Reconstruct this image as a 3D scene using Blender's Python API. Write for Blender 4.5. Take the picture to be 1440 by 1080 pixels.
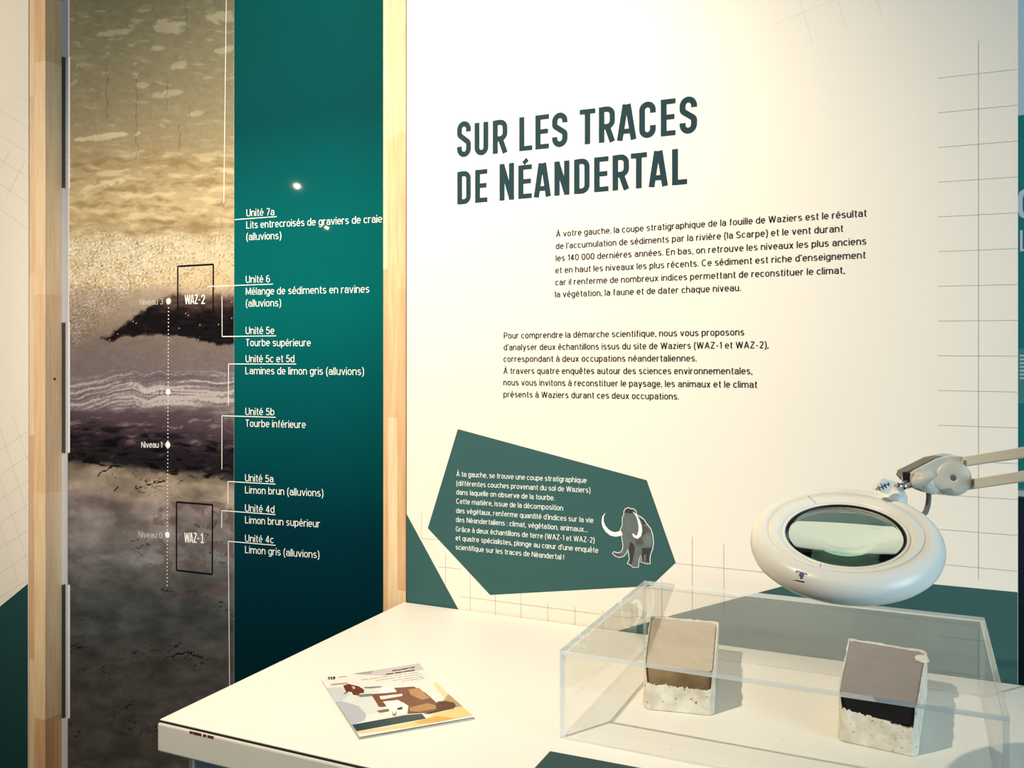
import bpy, bmesh, math, random
from mathutils import Vector, Matrix, noise
from mathutils.bvhtree import BVHTree
random.seed(7)
S = bpy.context.scene
COL = S.collection
for o in list(bpy.data.objects): bpy.data.objects.remove(o)

# ------------------------------------------------------------------ camera, world, lights, exposure
F, CX, CY, YAW = 1247.0, 720.0, 500.0, math.radians(24.6)
CAM = Vector((0, -1.857, 1.5))
FW = Vector((-math.sin(YAW), math.cos(YAW), 0)); RT = Vector((math.cos(YAW), math.sin(YAW), 0)); UP = Vector((0, 0, 1))
cd = bpy.data.cameras.new('camera'); cam = bpy.data.objects.new('camera', cd); COL.objects.link(cam)
cd.sensor_width = 36; cd.lens = F / 1440 * 36; cd.shift_y = -40 / 1440; cd.clip_start = 0.02
cam.location = CAM; cam.rotation_euler = (math.pi / 2, 0, YAW)
S.camera = cam
S.cycles.max_bounces = 12; S.cycles.transparent_max_bounces = 48; S.cycles.transmission_bounces = 12; S.cycles.glossy_bounces = 6
W = bpy.data.worlds.new('world'); S.world = W; W.use_nodes = True
W.node_tree.nodes['Background'].inputs[0].default_value = (0.80, 0.86, 1.0, 1)
W.node_tree.nodes['Background'].inputs[1].default_value = 0.3
S.view_settings.view_transform = 'Standard'; S.view_settings.look = 'None'
S.view_settings.gamma = 1; S.view_settings.use_curve_mapping = False
S.view_settings.exposure = 0.08
S.display_settings.display_device = 'sRGB'

def spot(name, loc, aim, power, size, blend, radius, color):
    d = bpy.data.lights.new(name, 'SPOT'); d.energy = power; d.spot_size = math.radians(size); d.spot_blend = blend
    d.shadow_soft_size = radius; d.color = color
    o = bpy.data.objects.new(name, d); COL.objects.link(o); o.location = loc
    o.rotation_euler = (Vector(aim) - Vector(loc)).to_track_quat('-Z', 'Y').to_euler(); return o
def area(name, loc, aim, power, sx, sy, color):
    d = bpy.data.lights.new(name, 'AREA'); d.shape = 'RECTANGLE'; d.size = sx; d.size_y = sy; d.energy = power; d.color = color
    o = bpy.data.objects.new(name, d); COL.objects.link(o); o.location = loc
    o.rotation_euler = (Vector(aim) - Vector(loc)).to_track_quat('-Z', 'Y').to_euler(); return o
WARM = (1.0, 0.865, 0.68)
spot('ceiling_spot_light', (-1.21, -1.77, 2.85), (-1.08, 0.0, 1.48), 300, 88, 1.0, 0.018, WARM)
spot('ceiling_spot_light', (-4.33, -3.52, 2.80), (-2.95, 0.0, 2.0), 470, 56, 1.0, 0.009, WARM)
spot('ceiling_spot_light', (-3.99, -3.436, 2.45), (-2.6, 0.0, 1.70), 40, 50, 1.0, 0.004, WARM)
area('window_daylight', (2.9, -1.9, 1.7), (0.1, -0.7, 0.9), 82, 1.7, 1.7, (0.58, 0.82, 1.0))

# ------------------------------------------------------------------ survey of the photograph: sight line -> point on a real plane
def ray(x, y): return FW + (x - CX) / F * RT + (CY - y) / F * UP
def W_(x, y, Y=0.0):
    r = ray(x, y); return CAM + r * ((Y - CAM.y) / r.y)
def T_(x, y, z=0.9):
    r = ray(x, y); return CAM + r * ((z - CAM.z) / r.z)
def P_(x, y, d): return CAM + ray(x, y) * d
def zm(ox, oy, s): return lambda x, y: (ox + x / s, oy + y / s)

# ------------------------------------------------------------------ object helpers
def thing(name, label, cat, loc=(0, 0, 0), group=None):
    o = bpy.data.objects.new(name, None); COL.objects.link(o); o.location = loc; o.empty_display_size = 0.05
    o['label'] = label; o['category'] = cat
    if group: o['group'] = group
    return o
def obj(name, bm, m, parent=None, label=None, smooth=False, kind=None, bevel=0):
    me = bpy.data.meshes.new(name)
    if isinstance(bm, bmesh.types.BMesh):
        bm.to_mesh(me); bm.free()
    else:
        me.from_pydata(*bm); me.update()
    for mm in (m if isinstance(m, (list, tuple)) else [m]): me.materials.append(mm)
    o = bpy.data.objects.new(name, me); COL.objects.link(o)
    if parent:
        o.parent = parent
        if parent.type == 'EMPTY' or True: o.location = -parent_world(parent)
    if label: o['label'] = label
    if kind: o['kind'] = kind
    if smooth: me.polygons.foreach_set('use_smooth', [True] * len(me.polygons))
    if bevel:
        b = o.modifiers.new('b', 'BEVEL'); b.width = bevel; b.segments = 2; b.limit_method = 'ANGLE'
    return o
def parent_world(p):
    v = Vector((0, 0, 0))
    while p: v += Vector(p.location); p = p.parent
    return v
def tag(o, label, cat, group=None):
    o['label'] = label; o['category'] = cat
    if group: o['group'] = group
    return o
def box(bm, x0, x1, y0, y1, z0, z1, mi=0):
    vs = [bm.verts.new(p) for p in ((x0, y0, z0), (x1, y0, z0), (x1, y1, z0), (x0, y1, z0), (x0, y0, z1), (x1, y0, z1), (x1, y1, z1), (x0, y1, z1))]
    for f in ((3, 2, 1, 0), (4, 5, 6, 7), (0, 1, 5, 4), (1, 2, 6, 5), (2, 3, 7, 6), (3, 0, 4, 7)):
        bm.faces.new([vs[i] for i in f]).material_index = mi
    return vs
def nb(): return bmesh.new()
def boxobj(name, m, parent, *a, **k):
    bm = nb(); box(bm, *a); return obj(name, bm, m, parent, **k)
def poly(bm, pts, mi=0, flip=None):
    f = bm.faces.new([bm.verts.new(p) for p in pts]); f.material_index = mi; f.normal_update()
    if flip is not None and f.normal.dot(Vector(flip)) < 0: f.normal_flip()
    bmesh.ops.triangulate(bm, faces=[f]); return
def tube(bm, pts, r, n=12, cap=True, mi=0):
    pts = [Vector(p) for p in pts]; rings = []
    rr = r if isinstance(r, (list, tuple)) else [r] * len(pts)
    t0 = (pts[1] - pts[0]).normalized(); u = t0.orthogonal().normalized()
    for i, p in enumerate(pts):
        t = (pts[min(i + 1, len(pts) - 1)] - pts[max(i - 1, 0)]).normalized()
        u = (u - t * u.dot(t)).normalized(); v = t.cross(u)
        rings.append([bm.verts.new(p + (u * math.cos(a) + v * math.sin(a)) * rr[i]) for a in [k * 2 * math.pi / n for k in range(n)]])
    for a, b in zip(rings, rings[1:]):
        for k in range(n): bm.faces.new((a[k], a[(k + 1) % n], b[(k + 1) % n], b[k])).material_index = mi
    if cap:
        bm.faces.new(rings[0][::-1]).material_index = mi; bm.faces.new(rings[-1]).material_index = mi
def lathe(bm, M, prof, n=64, closed=False, mi=0):
    rings = []
    for r, z in prof:
        rings.append([bm.verts.new(M @ Vector((r * math.cos(a), r * math.sin(a), z))) for a in [k * 2 * math.pi / n for k in range(n)]])
    pairs = list(zip(rings, rings[1:])) + ([(rings[-1], rings[0])] if closed else [])
    for a, b in pairs:
        for k in range(n): bm.faces.new((a[k], a[(k + 1) % n], b[(k + 1) % n], b[k])).material_index = mi
    if not closed:
        for rg in (rings[0], rings[-1]):
            if (rg[0].co - rg[n // 2].co).length > 1e-5: bm.faces.new(rg)
    bmesh.ops.remove_doubles(bm, verts=bm.verts, dist=1e-6)
    bmesh.ops.recalc_face_normals(bm, faces=bm.faces)
def frame(c, ez, ex=None):
    ez = Vector(ez).normalized(); ex = Vector(ex) if ex else ez.orthogonal(); ex = (ex - ez * ex.dot(ez)).normalized(); ey = ez.cross(ex)
    return Matrix(((ex.x, ey.x, ez.x, c[0]), (ex.y, ey.y, ez.y, c[1]), (ex.z, ey.z, ez.z, c[2]), (0, 0, 0, 1)))

# ------------------------------------------------------------------ materials
def mat(name, rgb, rough=0.6, spec=0.5, metal=0, noise_amt=0, nscale=8, bump=0, bscale=200, coat=0, coat_r=0.05, rgb2=None, stretch=None):
    m = bpy.data.materials.new(name); m.use_nodes = True; nt = m.node_tree; b = nt.nodes['Principled BSDF']
    b.inputs['Base Color'].default_value = (*rgb, 1); b.inputs['Roughness'].default_value = rough
    b.inputs['Specular IOR Level'].default_value = spec; b.inputs['Metallic'].default_value = metal
    b.inputs['Coat Weight'].default_value = coat; b.inputs['Coat Roughness'].default_value = coat_r
    tc = nt.nodes.new('ShaderNodeTexCoord'); mp = nt.nodes.new('ShaderNodeMapping'); nt.links.new(tc.outputs['Object'], mp.inputs[0])
    if stretch: mp.inputs['Scale'].default_value = stretch
    if noise_amt or rgb2:
        n = nt.nodes.new('ShaderNodeTexNoise'); n.inputs['Scale'].default_value = nscale; n.inputs['Detail'].default_value = 6
        nt.links.new(mp.outputs[0], n.inputs['Vector'])
        r = nt.nodes.new('ShaderNodeValToRGB'); r.color_ramp.elements[0].position = 0.3; r.color_ramp.elements[1].position = 0.7
        c2 = rgb2 or tuple(c * (1 - noise_amt) for c in rgb)
        r.color_ramp.elements[0].color = (*c2, 1); r.color_ramp.elements[1].color = (*rgb, 1)
        nt.links.new(n.outputs[0], r.inputs[0]); nt.links.new(r.outputs[0], b.inputs['Base Color'])
    if bump:
        n = nt.nodes.new('ShaderNodeTexNoise'); n.inputs['Scale'].default_value = bscale; n.inputs['Detail'].default_value = 4
        nt.links.new(mp.outputs[0], n.inputs['Vector'])
        bp = nt.nodes.new('ShaderNodeBump'); bp.inputs['Strength'].default_value = bump; bp.inputs['Distance'].default_value = 0.002
        nt.links.new(n.outputs[0], bp.inputs['Height']); nt.links.new(bp.outputs[0], b.inputs['Normal'])
    return m
def s2l(r, g, b):
    f = lambda c: (c / 255 / 12.92) if c < 11 else ((c / 255 + 0.055) / 1.055) ** 2.4
    return (f(r), f(g), f(b))
M = {}
M['room'] = mat('room_wall_paint', s2l(200, 198, 192), 0.8, noise_amt=0.05)
M['floor'] = mat('floor_vinyl', s2l(95, 90, 84), 0.5, noise_amt=0.15)
M['ceil'] = mat('ceiling_paint', s2l(150, 150, 150), 0.9, noise_amt=0.03)
M['panel'] = mat('white_printed_panel', s2l(234, 227, 214), 0.45, 0.3, noise_amt=0.015, nscale=3)
M['ink'] = mat('dark_ink', s2l(30, 28, 34), 0.7, 0.1)
M['title'] = mat('dark_teal_title_ink', s2l(34, 60, 68), 0.7, 0.1, noise_amt=0.03)
M['teal'] = mat('teal_print', s2l(53, 90, 90), 0.6, 0.15, noise_amt=0.04)
M['grid'] = mat('grey_line_ink', s2l(150, 140, 128), 0.6)
M['gridfaint'] = mat('faint_grey_line_ink', s2l(214, 211, 196), 0.6)
M['gridmid'] = mat('mid_faint_line_ink', s2l(196, 194, 178), .6)
M['brightink'] = mat('bright_white_ink', (.95, .95, .95), .5)
M['whiteink'] = mat('white_ink', s2l(235, 240, 236), 0.5)
M['dimink'] = mat('translucent_white_ink', s2l(200, 194, 186), 0.5)
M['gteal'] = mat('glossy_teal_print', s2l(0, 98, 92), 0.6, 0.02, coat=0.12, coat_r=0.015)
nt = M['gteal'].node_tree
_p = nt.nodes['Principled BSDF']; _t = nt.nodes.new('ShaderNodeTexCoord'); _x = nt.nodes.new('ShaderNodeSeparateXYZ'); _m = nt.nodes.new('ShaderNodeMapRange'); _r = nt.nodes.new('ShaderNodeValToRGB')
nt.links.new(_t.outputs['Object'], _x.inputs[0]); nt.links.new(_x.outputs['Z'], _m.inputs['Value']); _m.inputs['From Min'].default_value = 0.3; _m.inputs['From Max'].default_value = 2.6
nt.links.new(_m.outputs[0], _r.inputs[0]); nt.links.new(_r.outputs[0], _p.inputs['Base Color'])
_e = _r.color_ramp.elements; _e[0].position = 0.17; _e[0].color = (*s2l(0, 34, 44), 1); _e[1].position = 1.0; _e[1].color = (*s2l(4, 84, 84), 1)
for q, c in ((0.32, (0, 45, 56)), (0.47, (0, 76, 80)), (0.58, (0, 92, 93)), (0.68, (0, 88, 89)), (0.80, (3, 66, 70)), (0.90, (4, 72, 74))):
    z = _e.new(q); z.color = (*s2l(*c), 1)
M['table'] = mat('white_laminate', s2l(244, 240, 230), 0.4, 0.4, noise_amt=0.02, nscale=4)
M['edge'] = mat('cream_edge_band', s2l(214, 209, 196), 0.45, noise_amt=0.04)
M['seam'] = mat('black_seam', s2l(22, 20, 20), 0.6)
M['cab'] = mat('grey_cabinet', s2l(150, 158, 172), 0.5, noise_amt=0.03)
M['lamp'] = mat('ivory_plastic', s2l(246, 243, 230), 0.32, 0.5, noise_amt=0.02)
M['lamp2'] = mat('grey_ivory_plastic', s2l(216, 215, 202), 0.4, 0.5, noise_amt=0.05, nscale=30)
M['dgrey'] = mat('dark_grey_plastic', s2l(110, 108, 98), 0.5)
M['black'] = mat('black_rubber', s2l(20, 20, 22), 0.5)
M['chrome'] = mat('chrome', (0.75, 0.76, 0.8), 0.15, metal=1)
M['arm'] = mat('ivory_painted_steel', s2l(220, 218, 204), 0.35, 0.5, noise_amt=0.03)
M['dteal'] = mat('deep_teal_vinyl', s2l(18, 66, 68), 0.5, noise_amt=0.15, nscale=20)
M['blue'] = mat('blue_ink', s2l(40, 90, 150), 0.4)
M['navy'] = mat('navy_ink', s2l(14, 15, 22), .7, .05)
M['red'] = mat('maroon_ink', s2l(95, 45, 45), 0.4)
def wood(name, a, b):
    m = mat(name, a, 0.5, 0.4, nscale=6, rgb2=b, stretch=(14, 14, 1.2), bump=0.15, bscale=30); return m
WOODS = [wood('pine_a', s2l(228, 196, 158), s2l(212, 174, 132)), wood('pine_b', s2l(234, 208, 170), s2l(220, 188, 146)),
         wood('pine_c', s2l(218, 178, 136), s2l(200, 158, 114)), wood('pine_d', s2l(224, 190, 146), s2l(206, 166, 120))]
def thin_glass(name, tint, ior=1.5, haze=0.0):
    m = bpy.data.materials.new(name); m.use_nodes = True; nt = m.node_tree; nt.nodes.clear()
    o = nt.nodes.new('ShaderNodeOutputMaterial'); t = nt.nodes.new('ShaderNodeBsdfTransparent'); t.inputs[0].default_value = (*tint, 1)
    g = nt.nodes.new('ShaderNodeBsdfGlossy'); g.inputs['Roughness'].default_value = 0.01
    fr = nt.nodes.new('ShaderNodeFresnel'); fr.inputs[0].default_value = ior
    mx = nt.nodes.new('ShaderNodeMixShader'); ge = nt.nodes.new('ShaderNodeNewGeometry'); ma = nt.nodes.new('ShaderNodeMath'); ma.operation = 'SUBTRACT'; ma.use_clamp = True
    m3 = nt.nodes.new('ShaderNodeMath'); m3.operation = 'MULTIPLY'; m3.inputs[1].default_value = 1.05; nt.links.new(fr.outputs[0], m3.inputs[0])
    nt.links.new(m3.outputs[0], ma.inputs[0]); nt.links.new(ge.outputs['Backfacing'], ma.inputs[1]); nt.links.new(ma.outputs[0], mx.inputs[0]); nt.links.new(t.outputs[0], mx.inputs[1]); nt.links.new(g.outputs[0], mx.inputs[2])
    last = mx
    if haze:
        d = nt.nodes.new('ShaderNodeBsdfDiffuse'); d.inputs[0].default_value = (0.85, 0.87, 0.85, 1)
        m2 = nt.nodes.new('ShaderNodeMixShader'); m2.inputs[0].default_value = haze
        nt.links.new(mx.outputs[0], m2.inputs[1]); nt.links.new(d.outputs[0], m2.inputs[2]); last = m2
    nt.links.new(last.outputs[0], o.inputs[0]); return m
M['acryl'] = thin_glass('clear_acrylic', (0.995, 0.998, 0.995), 1.49, 0.003)
M['acryledge'] = thin_glass('polished_acrylic_edge', (0.95, 0.97, 0.97), 1.49, 0.55)
def real_glass(name, tint):
    m = bpy.data.materials.new(name); m.use_nodes = True; nt = m.node_tree; nt.nodes.clear()
    o = nt.nodes.new('ShaderNodeOutputMaterial'); g = nt.nodes.new('ShaderNodeBsdfGlass'); g.inputs['Color'].default_value = (*tint, 1)
    g.inputs['IOR'].default_value = 1.5; g.inputs['Roughness'].default_value = 0; nt.links.new(g.outputs[0], o.inputs[0]); return m
M['lens'] = real_glass('lens_glass', (0.90, 0.97, 0.94))

# ------------------------------------------------------------------ setting
def struct(name, bm, m):
    o = obj(name, bm, m); o['kind'] = 'structure'; return o
def sbox(name, m, *a):
    bm = nb(); box(bm, *a); return struct(name, bm, m)
sbox('floor', M['floor'], -5.3, 3.1, -5.6, 1.5, -0.05, 0)
sbox('ceiling', M['ceil'], -5.3, 3.1, -5.6, 1.5, 3.1, 3.2)
sbox('wall_back', M['room'], -5.3, 3.1, 1.4, 1.5, 0, 3.1)
sbox('wall_left', M['room'], -5.3, -5.2, -5.6, 1.4, 0, 3.1)
sbox('wall_front', M['room'], -5.2, 3.1, -5.6, -5.5, 0, 3.1)
# right wall with a window opening behind the viewer
bm = nb()
box(bm, 3.0, 3.1, -5.5, -2.8, 0, 3.1); box(bm, 3.0, 3.1, -1.0, 1.4, 0, 3.1); box(bm, 3.0, 3.1, -2.8, -1.0, 0, 0.8); box(bm, 3.0, 3.1, -2.8, -1.0, 2.6, 3.1)
struct('wall_right', bm, M['room'])

# ------------------------------------------------------------------ lettering
def oc(cx, cy, rx, ry, a0, a1, n=9, e=0.86):
    out = []
    for i in range(n + 1):
        a = math.radians(a0 + (a1 - a0) * i / n); c, q = math.cos(a), math.sin(a)
        out.append((cx + rx * math.copysign(abs(c) ** e, c), cy + ry * math.copysign(abs(q) ** e, q)))
    return out
XH = 0.74
def gl_lower(ch):
    """light grotesque: stroke centre lines (cap height 1) and the width between them"""
    w = .42; X = XH; m = .05; T = X - m; r = w / 2; ry = (T - m) / 2; cy = (T + m) / 2; h = .26
    arch = lambda x: [(x, T - h)] + oc(x + r, T - h, r, h, 180, 0) + [(x + w, 0)]
    bowl = oc(r, cy, r, ry, 0, 360, 20)
    D = {
     'a': (w, [oc(r, T - .2, r - .01, .2, 165, 0) + [(w - .01, .1), (w + .02, 0)], [(w - .01, .43)] + oc(r - .01, .24, r - .02, .185, 80, 280, 10) + [(w - .01, .16)]]),
     'o': (w, [bowl]), 'b': (w, [[(0, 0), (0, 1)], bowl]), 'd': (w, [[(w, 0), (w, 1)], bowl]), 'p': (w, [[(0, -.25), (0, X)], bowl]), 'q': (w, [[(w, -.25), (w, X)], bowl]),
     'c': (w * .9, [oc(r, cy, r, ry, 42, 318, 14)]), 'e': (w, [[(0.02, cy + .01), (w, cy + .01)] + oc(r, cy, r, ry, 5, 318, 16)]),
     'f': (.24, [[(.1, 0), (.1, .8)] + oc(.22, .8, .12, .155, 180, 80, 5), [(0, X - .04), (.26, X - .04)]]),
     'g': (w, [bowl, [(w, X), (w, -.02)] + oc(r, -.02, r, .19, 0, -150, 8)]),
     'h': (w, [[(0, 0), (0, 1)], arch(0)]), 'n': (w, [[(0, 0), (0, X)], arch(0)]), 'm': (w * 1.84, [[(0, 0), (0, X)], [(p[0] * .92, p[1]) for p in arch(0)], [(w * .92 + p[0] * .92, p[1]) for p in arch(0)]]),
     'u': (w, [[(w, 0), (w, X)], [(w - p[0], X - p[1]) for p in arch(0)]]), 'r': (.25, [[(0, 0), (0, X)], [(0, T - h)] + oc(r, T - h, r, h, 180, 75, 6)]),
     'i': (0, [[(0, 0), (0, X)], [(0, .88), (0, 1)]]), 'j': (.02, [[(0.02, -.2), (0.02, X)], [(0.02, .88), (0.02, 1)]]), 'l': (0, [[(0, 0), (0, 1)]]), 'k': (.38, [[(0, 0), (0, 1)], [(.36, X), (.02, .3)], [(.14, .42), (.4, 0)]]),
     't': (.22, [[(.1, .95), (.1, .16)] + oc(.22, .17, .12, .125, 180, 270, 5) + [(.27, .05)], [(0, X - .04), (.26, X - .04)]]),
     's': (.38, [oc(.19, T - .17, .17, .17, 30, 200, 8) + oc(.19, m + .165, .18, .165, 30, -150, 9)]),
     'v': (.42, [[(0, X), (.21, 0)], [(.21, 0), (.42, X)]]), 'y': (.42, [[(0, X), (.21, .02)], [(.42, X), (.2, -.1), (.14, -.2), (.03, -.205)]]), 'x': (.4, [[(0, 0), (.4, X)], [(0, X), (.4, 0)]]),
     'w': (.62, [[(0, X), (.16, 0)], [(.16, 0), (.31, X)], [(.31, X), (.46, 0)], [(.46, 0), (.62, X)]]), 'z': (.36, [[(0, T), (.36, T)], [(.35, T), (.01, m)], [(0, m), (.37, m)]]),
     'A': (.56, [[(0, 0), (.28, 1)], [(.28, 1), (.56, 0)], [(.09, .33), (.47, .33)]]), 'C': (.54, [oc(.28, .5, .28, .45, 50, 310, 16)]), 'E': (.42, [[(0, 0), (0, 1)], [(0, .05), (.43, .05)], [(0, .95), (.42, .95)], [(0, .52), (.39, .52)]]),
     'G': (.56, [oc(.28, .5, .28, .45, 50, 325, 16) + [(.55, .47), (.31, .47)]]), 'L': (.4, [[(0, 0), (0, 1)], [(0, .05), (.41, .05)]]), 'M': (.64, [[(0, 0), (0, 1)], [(.64, 0), (.64, 1)], [(0, 1), (.32, .1)], [(.32, .1), (.64, 1)]]),
     'N': (.52, [[(0, 0), (0, 1)], [(.52, 0), (.52, 1)], [(0, .97), (.52, .03)]]), 'P': (.46, [[(0, 0), (0, 1)], [(0, .95), (.24, .95)] + oc(.24, .7, .22, .25, 90, -90, 8) + [(0, .45)]]),
     'S': (.48, [oc(.24, .73, .22, .22, 25, 200, 9) + oc(.24, .27, .24, .22, 35, -155, 10)]), 'T': (.48, [[(.24, 0), (.24, 1)], [(0, .95), (.48, .95)]]), 'U': (.5, [[(0, 1), (0, .3)] + oc(.25, .3, .25, .25, 180, 360) + [(.5, 1)]]),
     'W': (.84, [[(0, 1), (.21, 0)], [(.21, 0), (.42, 1)], [(.42, 1), (.63, 0)], [(.63, 0), (.84, 1)]]), 'Z': (.48, [[(0, .95), (.48, .95)], [(.46, .93), (.02, .07)], [(0, .05), (.49, .05)]]),
     '0': (.44, [oc(.22, .5, .22, .45, 0, 360, 22)]), '1': (.2, [[(.18, 0), (.18, 1)], [(.18, .9), (0, .8)]]), '2': (.42, [oc(.21, .72, .2, .23, 160, -35, 9) + [(.02, .06)], [(0, .05), (.43, .05)]]),
     '3': (.42, [oc(.2, .73, .19, .22, 150, -80, 8), oc(.2, .28, .22, .23, 80, -155, 9)]), '4': (.46, [[(.33, 0), (.33, 1)], [(.33, .97), (0, .27)], [(0, .26), (.46, .26)]]),
     '5': (.42, [[(.4, .95), (.07, .95)], [(.07, .97), (.04, .5)], oc(.2, .32, .22, .27, 140, -155, 11)]), '6': (.42, [oc(.21, .31, .21, .26, 0, 360, 16), [(.0, .35)] + oc(.22, .5, .22, .45, 180, 60, 9)]), '7': (.42, [[(0, .95), (.42, .95)], [(.41, .94), (.13, 0)]]),
     '8': (.42, [oc(.21, .74, .18, .21, 0, 360, 14), oc(.21, .28, .21, .235, 0, 360, 16)]),
     '.': (0, [[(0, 0), (0, .13)]]), ',': (0, [[(0.01, .13), (0.01, 0), (-.03, -.1)]]), '’': (0, [[(0.01, 1), (0.01, .86), (-.03, .76)]]), ':': (0, [[(0, 0), (0, .13)], [(0, .56), (0, .69)]]), '!': (0, [[(0, 0), (0, .13)], [(0, .27), (0, 1)]]),
     '(': (.14, [[(.16, 1.04), (.04, .8), (0, .4), (.04, 0), (.16, -.22)]]), ')': (.14, [[(0, 1.04), (.12, .8), (.16, .4), (.12, 0), (0, -.22)]]), '-': (.24, [[(0, .4), (.24, .4)]]), '…': (.56, [[(0, 0), (0, .13)], [(.28, 0), (.28, .13)], [(.56, 0), (.56, .13)]]),
    }
    D['œ'] = (w * 1.9, [bowl] + [[(p[0] + w * .92, p[1]) for p in q] for q in D['e'][1]])
    acc = {'é': ('e', 1), 'è': ('e', -1), 'ê': ('e', 0), 'à': ('a', -1), 'â': ('a', 0), 'À': ('A', -1), 'É': ('E', 1)}
    if ch in acc:
        b_, k = acc[ch]; ww, ps = D[b_]; y0 = (.84 if b_ in 'ea' else 1.1); c_ = ww / 2
        return ww, ps + ([[(c_ - .06, y0), (c_ + .08, y0 + .16)]] if k == 1 else [[(c_ + .06, y0), (c_ - .08, y0 + .16)]] if k == -1 else [[(c_ - .11, y0), (c_, y0 + .14), (c_ + .11, y0)]])
    return D[ch]
def text_line(bm, s, a, b, cap, Y, d, mi=0, bold=0.0, xf=None, t=.15):
    """set one line of type so that it runs from survey point a to b with the given cap height"""
    P0, P1 = (W_(*a, Y), W_(*b, Y)) if xf is None else (Vector(a), Vector(b))
    t = t + bold / cap * 2; x = t / 2; items = []
    SB = .085
    for ch in s:
        if ch == ' ': x += .30; continue
        w, ps = gl_lower(ch); items.append((x, ps)); x += w + t + SB
    wid = x - SB - t / 2
    L = (P1 - P0).length; kx = L / wid / cap
    ex = (P1 - P0).normalized(); ez = UP if xf is None else xf; o = Vector((0, -d, 0) if xf is None else (0, 0, d))
    tt = t / max(.6, min(kx, 1.4)) ** .5
    for x0, ps in items:
        for p in ps: stroke(bm, p, tt, lambda u, v: P0 + ex * ((x0 + u) * cap * kx) + ez * (v * cap) + o, mi)
def wline(bm, a, b, w, Y, d, mi=0):
    A, B = W_(*a, Y), W_(*b, Y); t = (B - A).normalized(); n = Vector((t.z, 0, -t.x)) * w / 2; off = Vector((0, -d, 0))
    poly(bm, [A + n + off, B + n + off, B - n + off, A - n + off], mi, (0, -1, 0))
STK = [0]
def stroke(bm, pts, t, f, mi=0):
    """thick 2D path (square caps, mitred) -> mapped by f into 3D"""
    pts = [Vector((p[0], p[1])) for p in pts]
    cl0 = (pts[0] - pts[-1]).length < 1e-6
    q = [pts[0]]
    for p in pts[1:]:
        if (p - q[-1]).length > 0.012: q.append(p)
    if cl0: q[-1] = q[0].copy()
    pts = q if len(q) > 1 else pts; n = len(pts); cl = (pts[0] - pts[-1]).length < 1e-6
    if cl: pts = pts[:-1]; n -= 1
    L, R = [], []
    for i, p in enumerate(pts):
        a = pts[(i - 1) % n] if (cl or i) else None; b = pts[(i + 1) % n] if (cl or i < n - 1) else None
        d1 = (p - a).normalized() if a is not None else None; d2 = (b - p).normalized() if b is not None else None
        d1 = d1 or d2; d2 = d2 or d1
        n1 = Vector((-d1.y, d1.x)); n2 = Vector((-d2.y, d2.x)); m = (n1 + n2)
        m = m.normalized() if m.length > 1e-6 else n1
        k = t / 2 / max(0.35, m.dot(n1)); L.append(p + m * k); R.append(p - m * k)
    STK[0] = (STK[0] + 1) % 5
    o_ = f(0, 0); e_ = (f(1, 0) - o_).cross(f(0, 1) - o_).normalized() * (STK[0] * 4e-5)
    vl = [bm.verts.new(f(*p) + e_) for p in L]; vr = [bm.verts.new(f(*p) + e_) for p in R]
    for i in range(n if cl else n - 1):
        j = (i + 1) % n; bm.faces.new((vr[i], vr[j], vl[j], vl[i])).material_index = mi
def arc(cx, cy, rx, ry, a0, a1, n=8):
    return [(cx + rx * math.cos(math.radians(a0 + (a1 - a0) * i / n)), cy + ry * math.sin(math.radians(a0 + (a1 - a0) * i / n))) for i in range(n + 1)]
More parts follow.
